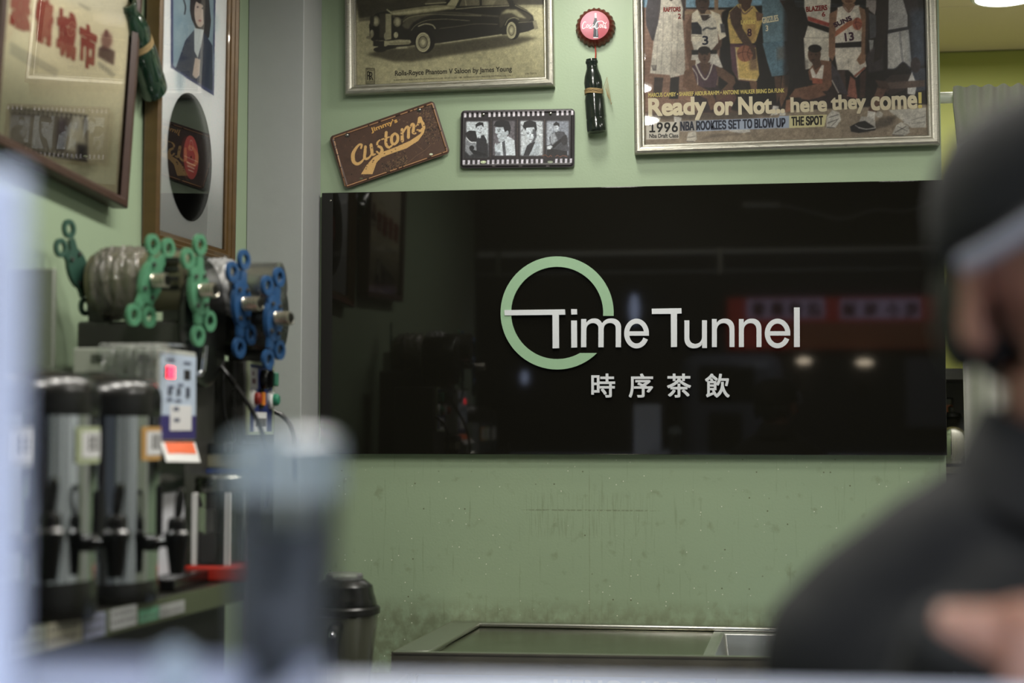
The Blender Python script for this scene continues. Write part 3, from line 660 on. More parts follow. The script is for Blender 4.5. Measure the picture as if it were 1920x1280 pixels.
cv.poly([(540, 1130), (640, 1080), (900, 1060), (900, 1075), (640, 1100)], (80, 70, 60), .6, blur=2)
cv.T = S6
cv.poly([(60, -700), (1250, -700), (1250, 80), (60, 0)], (44, 44, 46)); cv.poly([(40, 0), (1180, 0), (1180, 700), (40, 700)], (34, 30, 30), .85, blur=3)
# player six
cv.poly([(206, -60), (420, -60), (400, 300), (205, 305), (240, 180), (205, 60)], WH); cv.poly([(232, 128), (405, 184), (405, 216), (234, 164)], (166, 66, 54)); cv.poly([(234, 166), (405, 220), (400, 262), (236, 206)], (26, 24, 24)); cv.poly([(200, 300), (405, 300), (405, 490), (340, 480), (300, 540), (215, 555)], (202, 195, 178)); cv.line([(205, 302), (400, 302)], 4, (140, 130, 118))
cv.poly([(205, 480), (240, 480), (240, 550), (212, 550)], (120, 112, 104), .7, blur=1)
# player seven
cv.ell(560, -10, 60, 48, (150, 112, 84)); cv.ell(560, 10, 32, 12, (110, 74, 56)); cv.poly([(510, 30), (610, 30), (600, 90), (520, 90)], (132, 96, 72))
cv.poly([(470, 60), (520, 45), (560, 95), (600, 45), (645, 40), (665, 200), (668, 352), (440, 352), (450, 200)], (212, 204, 188)); cv.curve([(515, 48), (560, 98), (605, 44)], 7, (120, 72, 60)); cv.curve([(470, 66), (455, 150), (452, 250)], 5, (120, 72, 60))
cv.poly([(446, 256), (580, 150), (600, 190), (450, 296)], (190, 112, 74)); cv.poly([(560, 160), (655, 170), (660, 250), (600, 230)], (186, 128, 90), .7, blur=1.5); cv.ell(630, 190, 38, 50, (164, 86, 64)); cv.curve([(600, 190), (630, 175), (664, 190)], 4, (90, 44, 40)); cv.curve([(625, 142), (615, 190), (632, 238)], 4, (90, 44, 40))
for q in range(4): cv.line([(446, 262+q*10), (590, 160+q*10)], 3, (120, 66, 60), .8)
cv.poly([(440, 345), (668, 330), (668, 380), (440, 385)], (34, 30, 30)); cv.poly([(440, 384), (668, 376), (704, 530), (620, 622), (560, 560), (470, 560)], (208, 200, 184)); cv.line([(604, 614), (692, 540)], 16, (150, 84, 66)); cv.line([(556, 470), (562, 570)], 3, (140, 130, 120))
cv.poly([(405, 110), (470, 76), (452, 260), (452, 440), (430, 490), (400, 450), (402, 250)], (136, 98, 74)); cv.poly([(640, 50), (690, 76), (716, 240), (700, 430), (690, 500), (650, 520), (622, 480), (660, 420), (662, 300), (668, 190)], (140, 102, 76))
cv.poly([(460, 560), (530, 560), (540, 700), (560, 800), (500, 790), (440, 640)], (70, 54, 50)); cv.poly([(545, 770), (572, 606), (612, 640), (630, 790)], (148, 88, 72)); cv.poly([(650, 600), (700, 560), (690, 780), (650, 780)], (70, 50, 44))
# players eight and nine, in shade
cv.poly([(700, 0), (790, 0), (770, 120), (700, 60)], (150, 140, 134)); cv.poly([(720, 100), (790, 130), (780, 300), (730, 310)], (74, 74, 78)); cv.poly([(722, 320), (760, 320), (750, 450), (730, 420)], (150, 150, 146)); cv.poly([(700, 440), (830, 300), (840, 560), (720, 580)], (62, 56, 58), blur=1.5)
cv.poly([(780, -60), (880, -60), (862, 260), (820, 470), (760, 500), (780, 250)], (46, 38, 36)); cv.poly([(700, 60), (720, 60), (715, 300), (700, 440), (690, 430)], (60, 46, 40))
cv.poly([(880, -30), (990, -20), (1030, 120), (1030, 222), (876, 248)], (158, 156, 152)); cv.poly([(876, 240), (1034, 212), (1036, 236), (872, 270)], (44, 44, 50)); cv.poly([(872, 270), (1040, 236), (1066, 545), (996, 496), (935, 552), (872, 556)], (172, 170, 164)); cv.curve([(968, 262), (982, 400), (992, 495)], 12, (70, 72, 80)); cv.curve([(968, 262), (982, 400), (992, 495)], 5, (180, 178, 172)); cv.curve([(876, 552), (935, 548), (996, 498), (1050, 545)], 9, (56, 58, 66))
cv.poly([(1000, -60), (1110, -60), (1120, 80), (1060, 140), (1010, 60)], (54, 48, 50)); cv.poly([(1050, 90), (1180, 60), (1180, 520), (1060, 540)], (70, 84, 104), .75, blur=5)  # blue haze at right: window reflection in the glass, painted into the print
# crouching player centre
cv.poly([(180, 720), (420, 680), (520, 760), (520, 860), (180, 860)], (50, 38, 38)); cv.poly([(180, 730), (330, 715), (380, 760), (250, 800), (180, 790)], (122, 82, 62))
cv.poly([(420, 500), (470, 560), (560, 760), (480, 740), (420, 640)], (66, 60, 66)); cv.line([(425, 640), (480, 745)], 8, (190, 180, 165))
cv.poly([(235, 570), (270, 520), (340, 480), (420, 490), (425, 680), (392, 726), (220, 740), (170, 720), (230, 690), (340, 660), (250, 640)], (120, 80, 60)); cv.poly([(252, 560), (270, 540), (300, 600), (345, 520), (362, 520), (350, 640), (270, 628)], (208, 200, 186)); cv.poly([(268, 622), (352, 632), (348, 670), (270, 668)], (158, 82, 60))
cv.poly([(80, 780), (130, 710), (220, 690), (240, 730), (200, 780)], (120, 82, 62)); cv.poly([(60, 800), (100, 790), (100, 890), (50, 900)], (140, 96, 72))
cv.ell(285, 435, 52, 72, (88, 62, 48)); cv.ell(290, 388, 54, 32, (28, 22, 20)); cv.poly([(262, 490), (330, 470), (345, 520), (290, 560)], (80, 56, 44)); cv.ell(262, 436, 8, 4, (28, 20, 18)); cv.ell(298, 436, 8, 4, (28, 20, 18)); cv.ell(276, 478, 14, 6, (50, 32, 28))
# crouching player right
cv.poly([(780, 700), (900, 600), (1060, 590), (1060, 700), (900, 760)], (58, 48, 46)); cv.poly([(1060, 560), (1180, 540), (1180, 720), (1060, 740)], (62, 68, 80))
cv.ell(1095, 520, 40, 62, (58, 50, 52)); cv.poly([(1030, 660), (1066, 574), (1090, 640), (1110, 650), (1090, 760), (1030, 750)], (196, 194, 188)); cv.poly([(860, 660), (920, 655), (1170, 640), (1170, 692), (900, 712), (850, 690)], (94, 76, 68)); cv.poly([(770, 640), (860, 650), (890, 700), (870, 740), (800, 690)], (76, 58, 50))
cv.poly([(790, 700), (862, 715), (780, 900), (715, 890)], (104, 74, 60)); cv.poly([(1050, 860), (1100, 880), (1060, 960), (1010, 940)], (70, 56, 52))
cv.poly([(880, 880), (1180, 860), (1180, 1018), (1060, 1022), (985, 960), (900, 900)], (190, 186, 174)); cv.line([(1060, 960), (1170, 930)], 4, (120, 116, 110)); cv.line([(1060, 990), (1170, 975)], 4, (120, 116, 110))
# shoes
cv.poly([(560, 1046), (700, 1060), (900, 1000), (950, 920), (820, 940), (700, 1020)], (70, 62, 54), .7, blur=2)
cv.poly([(380, 1024), (386, 930), (430, 880), (486, 900), (498, 960), (450, 1026)], (196, 192, 182)); cv.line([(390, 985), (480, 950)], 5, (60, 56, 54)); cv.line([(400, 940), (480, 915)], 5, (60, 56, 54)); cv.line([(384, 1018), (450, 1022)], 6, (60, 56, 54)); cv.line([(420, 1010), (470, 960)], 4, (60, 56, 54))
cv.poly([(715, 885), (775, 895), (768, 960), (705, 945)], (208, 204, 194)); cv.poly([(640, 980), (660, 930), (710, 935), (770, 960), (775, 1020), (690, 1010)], (186, 180, 170)); cv.poly([(570, 1012), (640, 975), (690, 965), (776, 1020), (772, 1040), (640, 1064), (580, 1052)], (30, 28, 28)); cv.curve([(640, 1020), (700, 1032), (774, 1022)], 7, (204, 200, 190)); cv.line([(610, 1000), (640, 1020)], 5, (204, 200, 190))
cv.poly([(1000, 935), (1060, 950), (1050, 1000), (1000, 985)], (206, 202, 192)); cv.poly([(905, 1080), (940, 1000), (980, 975), (1040, 1010), (1050, 1060), (1000, 1088)], (190, 186, 174)); cv.line([(930, 1060), (1020, 1010)], 5, (66, 62, 60)); cv.line([(950, 1010), (1030, 1050)], 4, (66, 62, 60)); cv.line([(908, 1078), (1000, 1084)], 6, (66, 62, 60)); cv.ell(805, 915, 28, 26, (186, 180, 168))
cv.blurall(.55); cv.mottle(.075, (2, 5, 11)); cv.noise(.05, 1)
# printed boxes behind the words
cv.T = S5; cv.poly([(136, 978), (400, 972), (398, 1108), (136, 1116)], (214, 208, 192)); cv.poly([(536, 965), (1280, 938), (1280, 1020), (536, 1052)], (160, 174, 196)); cv.poly([(405, 968), (536, 965), (536, 1052), (405, 1050)], (176, 178, 182), .6)
cv.T = S6; cv.poly([(0, 928), (84, 925), (84, 1022), (0, 1025)], (160, 174, 196)); cv.poly([(84, 925), (386, 915), (366, 1012), (84, 1023)], (218, 210, 150))
print_grid('print', cv, P2, i2-.002, i2-.002, w2-i2+.002, h2-i2+.002, .00178, t2, .004, gain=1.1)
cream = mat('cream_ink', (236, 226, 196), .6); yel = mat('yellow_ink', (232, 216, 130), .6); nav = mat('navy_ink', (38, 44, 62), .6); blk = mat('black_ink', (30, 28, 28), .6); redi = mat('red_ink', (140, 50, 44), .6); plum = mat('plum_ink', (70, 40, 60), .6)
W0 = .0046
def t5(mb, s, p0, p1, h, **k): return text_px(mb, P2, s, S5(p0), S5(p1), h, w=k.pop('w', W0), **k)
def t6(mb, s, p0, p1, h, **k): return text_px(mb, P2, s, S6(p0), S6(p1), h, w=k.pop('w', W0), **k)
mb = MB(); t5(mb, 'Ready', (152, 976), (620, 959), 44.5, bold=.0016, off=.01); obj('lettering', mb, cream, t2)
mb = MB(); t5(mb, 'or', (676, 926), (832, 920), 26, bold=.0016, off=.01); obj('lettering', mb, cream, t2)
mb = MB(); t5(mb, 'Not...', (872, 920), (1244, 906), 34, bold=.0016, off=.01); obj('lettering', mb, cream, t2)
mb = MB(); t6(mb, 'here', (95, 902), (388, 892), 29, bold=.0014, off=.01); obj('lettering', mb, cream, t2)
mb = MB(); t6(mb, 'they', (420, 918), (702, 906), 37, bold=.0014, off=.01); obj('lettering', mb, cream, t2)
mb = MB(); t6(mb, 'come', (738, 886), (1110, 872), 26.5, bold=.0014, off=.01); obj('lettering', mb, cream, t2)
mb = MB(); t5(mb, 'MARCUS CAMBY • SHAREEF ABDUR-RAHIM • ANTOINE WALKER BRING DA FUNK', (152, 778), (1240, 740), 8, bold=.0003); obj('lettering', mb, yel, t2)
mb = MB(); t6(mb, '!', (1116, 866), (1148, 865), 30, font='sans', bold=.0013); obj('lettering', mb, yel, t2)
mb = MB(); t5(mb, 'LAKERS', (893, 196), (1008, 192), 8, bold=.0003, w=.0043); obj('lettering', mb, yel, t2)
mb = MB(); t5(mb, 'NBA ROOKIES SET TO BLOW UP', (408, 1047), (1250, 1017), 17.5, font='sans', bold=.0009); obj('lettering', mb, nav, t2)
mb = MB(); t5(mb, '3', (584, 360), (632, 358), 17, bold=.0006); obj('lettering', mb, nav, t2)
mb = MB(); t6(mb, 'THE SPOT', (102, 1007), (356, 999), 17.5, font='sans', bold=.0009); obj('lettering', mb, blk, t2)
mb = MB(); t5(mb, '1996', (160, 1060), (388, 1056), 18.5, font='sans', bold=.0009); obj('lettering', mb, blk, t2)
mb = MB(); t5(mb, 'Nba Draft Class', (160, 1104), (392, 1100), 8, bold=.00025); obj('lettering', mb, blk, t2)
mb = MB(); t6(mb, 'BLAZERS', (220, 97), (390, 80), 10, bold=.0006); obj('lettering', mb, redi, t2)
mb = MB(); t6(mb, '6', (346, 134), (374, 132), 9, bold=.0005); obj('lettering', mb, redi, t2)
mb = MB(); t5(mb, 'RAPTORS', (272, 96), (410, 92), 9, bold=.0005); obj('lettering', mb, redi, t2)
mb = MB(); t5(mb, '2', (388, 150), (414, 149), 9.5, bold=.0004); obj('lettering', mb, redi, t2)
mb = MB(); t6(mb, 'SUNS', (450, 222), (590, 160), 9.5, bold=.0008); obj('lettering', mb, plum, t2)
mb = MB(); t6(mb, '13', (532, 332), (605, 322), 16, bold=.0009); obj('lettering', mb, plum, t2)
mb = MB(); t5(mb, '8', (944, 292), (980, 290), 14.5, bold=.0005); obj('lettering', mb, plum, t2)
mb = MB(); t5(mb, 'GRIZZLIES', (1066, 190), (1196, 168), 12, bold=.0005); obj('lettering', mb, cream, t2)
mb = MB(); t5(mb, '3', (1090, 250), (1112, 249), 11, bold=.0004); obj('lettering', mb, cream, t2)

# ---------------------------------------------------------------- tin plates
def plate_plane(tl, tr, br, bl, y):
    q = [ony(*p, y) for p in (tl, tr, br, bl)]
    u = ((q[1]-q[0])+(q[2]-q[3])); P = Plane(q[3], u, (0, 0, 1)); l = [P.loc(*p) for p in (tl, tr, br, bl)]
    w = (l[1][0]-l[0][0]+l[2][0]-l[3][0])/2; h = (l[0][1]-l[3][1]+l[1][1]-l[2][1])/2
    c = sum(q, Vector())/4; P.O = c-P.u*(w/2)-P.v*(h/2); return P, w, h
def tin_plate(name, label, P, w, h, cv, r=.011, step=.0011, gain=1.15, rim=None):
    t = thing(name, label, 'plate', P.M)
    def sd(x, y):
        dx = np.abs(x-w/2)-(w/2-r); dy = np.abs(y-h/2)-(h/2-r); return np.hypot(np.maximum(dx, 0), np.maximum(dy, 0))+np.minimum(np.maximum(dx, dy), 0)-r
    zf = lambda x, y: .0022*np.clip(1-np.abs(-sd(x, y)-.006)/.0035, 0, 1)**.7
    print_grid('printed_face', cv, P, 0, 0, w, h, step, t, .0012, gain, mask=lambda x, y: sd(x, y) < step*.4, zf=zf)
    pts = []
    for cx, cy, a0 in ((w-r, r, -90), (w-r, h-r, 0), (r, h-r, 90), (r, r, 180)):
        for i in range(7): a = math.radians(a0+15*i); pts.append((cx+r*math.cos(a), cy+r*math.sin(a), 0))
    obj('rim', MB().prism(pts, (0, 0, .0011)), rim or mat('dark_tin', (34, 30, 28), .4, .5), t)
    return t
C1 = lambda p: (600+p[0]/6.4, 170+p[1]/6.4)
P3, w3, h3 = plate_plane(C1((130, 545)), C1((1365, 118)), C1((1562, 745)), C1((285, 1188)), -.014)
cv = Canvas(612, 180, 852, 362, 3, (78, 52, 38)); cv.T = C1
E1 = [(130, 545), (1365, 118), (1562, 745), (285, 1188)]
def q1(u, v):   # plate-relative
    a = [E1[0][k]*(1-u)+E1[1][k]*u for k in (0, 1)]; b = [E1[3][k]*(1-u)+E1[2][k]*u for k in (0, 1)]; return (a[0]*(1-v)+b[0]*v, a[1]*(1-v)+b[1]*v)
for k in range(120): cv.ell(*q1(random.random(), random.random()), random.uniform(8, 70), random.uniform(6, 40), random.choice([(64, 42, 30), (90, 60, 44), (70, 50, 40)]), .4, rot=random.random()*3, blur=1.5)
def rust(u0, u1, v0, v1, n):
    for k in range(n): cv.ell(*q1(random.uniform(u0, u1), random.uniform(v0, v1)), random.uniform(3, 14), random.uniform(2, 9), random.choice([(36, 26, 18), (122, 92, 60), (104, 78, 52), (46, 32, 22)]), .8, rot=random.random()*3)
rust(.82, .97, .05, .75, 260); rust(.38, .62, .78, .97, 220); rust(.1, .9, .1, .9, 60); rust(.52, .62, .45, .95, 60)
cv.line([q1(.6, .93), q1(.7, .85), q1(.8, .8), q1(.86, .74)], 4, (130, 96, 66), .8); cv.line([q1(.72, .6), q1(.75, .72), q1(.78, .8)], 4, (130, 96, 66), .7)
GO = (212, 164, 92)
m_ = .022
for p, q in (((m_, 2*m_), (1-m_, 2*m_)), ((1-m_, 2*m_), (1-m_, 1-2*m_)), ((1-m_, 1-2*m_), (m_, 1-2*m_)), ((m_, 1-2*m_), (m_, 2*m_))): cv.line([q1(*p), q1(*q)], 9, (196, 140, 92))
for k in range(26):
    a = random.random(); p = random.choice([(a, 2*m_), (a, 1-2*m_), (m_, a), (1-m_, a)]); cv.ell(*q1(*p), random.uniform(6, 22), 7, (40, 28, 20), .9, rot=-.33)
# "Customs" in brush script
def st(pts, w): cv.curve(pts, w, GO)
st([(492, 690), (500, 650), (470, 648), (425, 700), (395, 770), (405, 850), (450, 878), (500, 850), (535, 800)], [20, 26, 24, 34, 46, 44, 36, 26, 14])
st([(545, 672), (540, 740), (535, 800), (560, 818), (600, 790), (625, 740)], [34, 36, 36, 28, 22, 18]); st([(612, 650), (622, 720), (630, 765), (665, 760)], [38, 38, 34, 14])
st([(720, 590), (690, 620), (690, 660), (730, 680), (745, 720), (710, 745), (680, 730)], [14, 22, 26, 34, 36, 30, 20])
st([(795, 500), (790, 580), (795, 650), (830, 680), (870, 650)], [34, 36, 36, 30, 16]); st([(740, 585), (830, 555)], 16)
st([(900, 510), (862, 550), (862, 620), (895, 640), (930, 600), (930, 540), (900, 512)], [24, 36, 36, 30, 34, 34, 24])
st([(985, 465), (985, 540), (988, 600)], [34, 38, 40]); st([(988, 520), (1035, 440), (1062, 450), (1060, 560)], [16, 26, 34, 36]); st([(1062, 480), (1100, 405), (1125, 415), (1118, 500), (1150, 510)], [16, 26, 34, 36, 18])
st([(1200, 335), (1178, 400), (1150, 430)], [52, 26, 10]); st([(1205, 340), (1235, 400), (1240, 450), (1205, 480), (1165, 470)], [30, 40, 42, 34, 16])
for k in range(34): x = random.uniform(400, 1250); cv.ell(x, 800-.42*(x-400)+random.uniform(-90, 90), random.uniform(5, 14), random.uniform(4, 10), (70, 46, 32), .9)
cv.poly([(492, 1002), (560, 890), (640, 800), (760, 730), (900, 680), (1080, 600), (1200, 520), (1262, 432), (1250, 500), (1180, 600), (1040, 690), (860, 752), (740, 800), (680, 860), (630, 1000)], GO)
for k in range(16): u = random.random(); cv.ell(540+u*600, 930-u*400+random.uniform(-40, 40), 9, 5, (70, 46, 32), .9)
for p in ((330, 535), (1190, 235)): cv.ell(*p, 30, 28, (50, 40, 34))
cv.ell(1333, 762, 22, 11, (205, 215, 180)); cv.ell(495, 1052, 20, 9, (90, 96, 66)); cv.noise(.05, 1)
t3 = tin_plate('vintage_tin_plate', 'tilted rusty brown tin plate with orange script, left above the sign', P3, w3, h3, cv)
mb = MB(); text_px(mb, P3, "Jimmy's", C1((622, 516)), C1((940, 392)), 11.5, w=.0018, bold=.0007); obj('lettering', mb, mat('orange_ink', GO, .5), t3)
def screw(t, P, px, py, r=.0045):
    x, y = P.loc(px, py); obj('screw', MB().lathe([(r, .001), (r*.95, .0028), (r*.5, .0042), (.0003, .0046)], (x, y, 0), n=16), steel, t, smooth=True)
screw(t3, P3, *C1((325, 535))); screw(t3, P3, *C1((1190, 232)))

C2_ = lambda p: (850+p[0]/7.68, 190+p[1]/7.68)
P4, w4, h4 = plate_plane(C2_((112, 138)), C2_((1752, 102)), C2_((1742, 952)), C2_((100, 958)), -.012)
cv = Canvas(856, 196, 1086, 322, 4, (32, 27, 30)); cv.T = C2_
for x0 in list(range(155, 1720, 70)):
    if 370 < x0 < 450 or 1340 < x0 < 1440: continue
    tl = 168-(x0-155)*.022; cv.poly([(x0, tl), (x0+34, tl), (x0+34, tl+64), (x0, tl+64)], (196, 190, 200)); bl = 846-(x0-155)*.015
    cv.poly([(x0-18, bl), (x0+16, bl), (x0+14, bl+64), (x0-20, bl+64)], (184, 180, 192))
cv.line([(140, 910), (1700, 885)], 7, (150, 150, 150), .7); cv.line([(150, 140), (1700, 122)], 6, (170, 168, 170), .7)
for x in (545, 925, 1312): cv.line([(x, 250), (x-8, 810)], 5, (110, 84, 70), .7)
for x in (560, 945, 1335): cv.poly([(x, 925), (x+50, 925), (x+50, 938), (x, 938)], (190, 185, 180), .6, blur=.3)
def photo(x0, x1, y0, y1, c0): cv.poly([(x0, y0), (x1, y0), (x1, y1), (x0, y1)], c0, blur=1.2)
SK = (178, 188, 196); HR = (24, 24, 27); JK = (36, 36, 40)
photo(185, 505, 290, 800, (176, 186, 192))
cv.poly([(170, 640), (500, 600), (510, 810), (165, 810)], (38, 38, 42), blur=1); cv.poly([(170, 460), (230, 420), (320, 425), (350, 560), (300, 600), (210, 560)], (30, 28, 30))
cv.poly([(175, 520), (240, 580), (330, 600), (320, 740), (240, 780), (170, 720)], (120, 124, 130), blur=.8); cv.curve([(190, 525), (250, 585), (330, 600), (325, 740)], 12, (196, 202, 206)); cv.ell(265, 670, 36, 34, HR)
cv.poly([(330, 560), (370, 500), (440, 480), (480, 560), (480, 800), (330, 800)], JK); cv.poly([(345, 490), (400, 470), (395, 530), (370, 530)], SK); cv.ell(382, 400, 50, 74, SK); cv.poly([(325, 390), (320, 330), (370, 298), (430, 305), (440, 380), (410, 340), (345, 360)], HR)
cv.ell(360, 395, 10, 4, HR); cv.ell(402, 392, 10, 4, HR); cv.curve([(362, 440), (385, 452), (405, 436)], 8, (70, 60, 66)); cv.line([(384, 395), (390, 425)], 4, (120, 126, 134)); cv.poly([(230, 690), (300, 700), (480, 760), (490, 790), (290, 760)], HR)
photo(570, 885, 280, 780, (86, 82, 88))
cv.poly([(640, 620), (790, 500), (880, 560), (895, 780), (600, 780)], (178, 188, 196)); cv.poly([(700, 590), (740, 560), (760, 780), (720, 780)], (70, 72, 78))
cv.poly([(600, 380), (700, 340), (790, 400), (770, 520), (700, 585), (655, 580), (640, 520), (628, 500), (640, 470), (600, 455), (606, 430)], (160, 170, 178)); cv.poly([(580, 350), (610, 290), (700, 262), (800, 290), (830, 380), (810, 480), (770, 430), (740, 440), (720, 370), (640, 372)], HR); cv.ell(778, 450, 20, 30, (150, 160, 168)); cv.ell(655, 430, 16, 6, HR); cv.line([(630, 412), (680, 408)], 6, HR); cv.line([(640, 540), (668, 538)], 6, (60, 58, 64))
cv.poly([(590, 640), (610, 590), (630, 640), (640, 590), (660, 640), (680, 640), (660, 720), (600, 720)], (158, 168, 176)); cv.poly([(600, 720), (680, 730), (680, 780), (610, 780)], (120, 128, 136))
photo(965, 1290, 280, 780, (168, 176, 182))
cv.curve([(970, 330), (1010, 380), (975, 440)], 12, (110, 112, 118)); cv.curve([(1200, 330), (1260, 360), (1290, 300)], 12, (120, 122, 128)); cv.line([(965, 480), (1030, 490)], 8, (60, 60, 64)); cv.line([(1200, 470), (1290, 480)], 8, (210, 214, 218))
cv.poly([(1040, 640), (1100, 600), (1210, 560), (1250, 620), (1230, 780), (980, 780), (1000, 700)], (150, 160, 168)); cv.poly([(1060, 640), (1110, 600), (1180, 580), (1130, 700), (1090, 780), (1010, 780)], (40, 40, 44))
cv.poly([(1040, 370), (1170, 350), (1190, 470), (1150, 560), (1110, 590), (1075, 550), (1050, 480)], SK); cv.poly([(1140, 400), (1190, 400), (1200, 500), (1160, 600), (1120, 590), (1160, 520)], (50, 50, 56), .85, blur=.8); cv.poly([(1000, 360), (1020, 300), (1100, 270), (1190, 300), (1205, 400), (1190, 440), (1160, 370), (1050, 380), (1040, 420)], HR)
cv.ell(1075, 465, 18, 6, HR); cv.ell(1140, 460, 18, 6, HR); cv.line([(1050, 448), (1095, 446)], 6, HR); cv.line([(1120, 442), (1165, 440)], 6, HR); cv.line([(1108, 470), (1104, 515)], 5, (110, 116, 124)); cv.line([(1090, 545), (1135, 545)], 8, (80, 70, 78))
photo(1345, 1665, 280, 780, (110, 116, 128))
cv.poly([(1345, 300), (1440, 290), (1420, 640), (1345, 640)], (160, 168, 176), .6, blur=2); cv.poly([(1380, 520), (1420, 460), (1500, 430), (1600, 440), (1640, 560), (1660, 700), (1560, 780), (1350, 780), (1340, 640), (1400, 620)], (58, 58, 64)); cv.poly([(1400, 470), (1460, 450), (1500, 560), (1430, 620), (1400, 600)], (130, 136, 144), blur=.8)
cv.poly([(1350, 700), (1420, 680), (1640, 720), (1640, 780), (1340, 790)], (30, 28, 30)); cv.poly([(1420, 640), (1620, 480), (1640, 500), (1440, 680)], (26, 24, 26)); cv.ell(1600, 560, 50, 70, (36, 34, 38)); cv.curve([(1560, 400), (1620, 430), (1660, 640)], 6, (150, 156, 164), .7, blur=.5)
cv.poly([(1345, 650), (1400, 630), (1430, 650), (1400, 690), (1350, 690)], (176, 184, 190)); cv.ell(1482, 385, 36, 54, (160, 168, 178)); cv.poly([(1438, 330), (1480, 292), (1526, 320), (1528, 370), (1500, 345), (1450, 350)], HR); cv.line([(1465, 380), (1500, 376)], 5, (60, 60, 66))
cv.curve([(1280, 790), (1320, 770), (1370, 800), (1400, 775), (1420, 800)], 8, (120, 66, 44)); cv.curve([(1470, 800), (1500, 775), (1540, 800), (1580, 780), (1640, 795)], 8, (120, 66, 44))
cv.ell(432, 873, 42, 20, (190, 205, 160)); cv.ell(1395, 872, 40, 18, (130, 140, 118)); cv.blurall(.3); cv.mottle(.10, (1.5, 3)); cv.noise(.04, 1)
t4 = tin_plate('film_strip_plate', 'black film strip tin plate with four grey portraits beside the bottle', P4, w4, h4, cv, gain=1.2, step=.001)
screw(t4, P4, *C2_((430, 192))); screw(t4, P4, *C2_((1400, 178)))

# ---------------------------------------------------------------- bottle cap sign
cc = ony(1116.6, 52, -.004); PC = Plane(cc, (1, 0, 0), (0, 0, 1))
tc_ = thing('bottle_cap_sign', 'red crimped metal bottle cap sign hung above the dark bottle', 'sign', PC.M)
Rr = 36.5/705; ri_ = 27.6/705; n = 96; prof = [(1.0, .001, 1), (.97, .010, 1), (.86, .022, .45), (ri_/Rr, .027, 0)]
vs = []; fs = []
for r, z, k in prof:
    for i in range(n):
        a = 2*PI*i/n; rr = Rr*(r+.035*k*math.cos(23*a)); vs.append((rr*math.cos(a), rr*math.sin(a), z))
for j in range(3):
    for i in range(n): fs.append((j*n+i, j*n+(i+1) % n, (j+1)*n+(i+1) % n, (j+1)*n+i))
obj('crimped_rim', MB().add(vs, fs), mat('rust_red_metal', (104, 38, 30), .35, .3, nz=.25, nscale=60), tc_, smooth=True, angle=60)
cv = Canvas(1084, 18, 1150, 88, 6, (178, 92, 104)); C3 = lambda p: (1060+p[0]/4.414, p[1]/4.414); cv.T = C3
cv.ell(180, 170, 100, 90, (206, 150, 170), .55, blur=6); cv.ell(300, 270, 60, 60, (170, 46, 60), .7, blur=6)  # sheen of the dome painted as a pale patch and a deeper red side
cv.poly([(243, 110), (258, 110), (262, 165), (276, 210), (268, 240), (275, 310), (230, 310), (236, 240), (226, 210), (240, 165)], (58, 62, 70)); cv.poly([(244, 108), (258, 108), (260, 150), (242, 150)], (220, 214, 216)); cv.line([(232, 312), (272, 312)], 6, (220, 214, 214)); cv.line([(262, 190), (262, 300)], 5, (150, 158, 166))
WS = (240, 232, 230)
def cs(p, w): cv.curve(p, w, WS)
cs([(172, 188), (158, 182), (142, 212), (146, 238), (172, 226)], [3, 6, 7, 6, 3]); cs([(184, 206), (176, 216), (180, 230), (192, 222), (190, 208), (184, 206)], 4); cs([(212, 206), (202, 214), (204, 230), (218, 224)], 4); cs([(234, 206), (224, 216), (228, 230), (240, 216), (238, 230), (250, 224)], 4); cs([(196, 236), (222, 238)], 4)
cs([(278, 178), (262, 186), (250, 214), (256, 240), (280, 228)], [3, 6, 7, 6, 3]); cs([(264, 186), (300, 176), (330, 196), (342, 182)], [3, 5, 5, 2]); cs([(294, 206), (286, 216), (290, 230), (302, 222), (300, 208), (294, 206)], 4); cs([(318, 188), (308, 226), (316, 230)], 4); cs([(334, 206), (322, 218), (326, 232), (336, 216), (332, 236), (342, 230)], 4)
o = print_grid('printed_face', cv, PC, -ri_, -ri_, ri_, ri_, .0008, tc_, .026, 1.15, mask=lambda x, y: x*x+y*y < (ri_*1.0)**2, zf=lambda x, y: .004*(1-(x*x+y*y)/ri_**2))
tag(obj('red_cord', MB().tube([ony(1116, 85, -.01), ony(1117, 100, -.012), ony(1116, 116, -.02)], .0018, 8), mat('red_cord', (150, 52, 36), .7), None, smooth=True), 'short red cord running from the cap sign down to the bottle', 'cord')

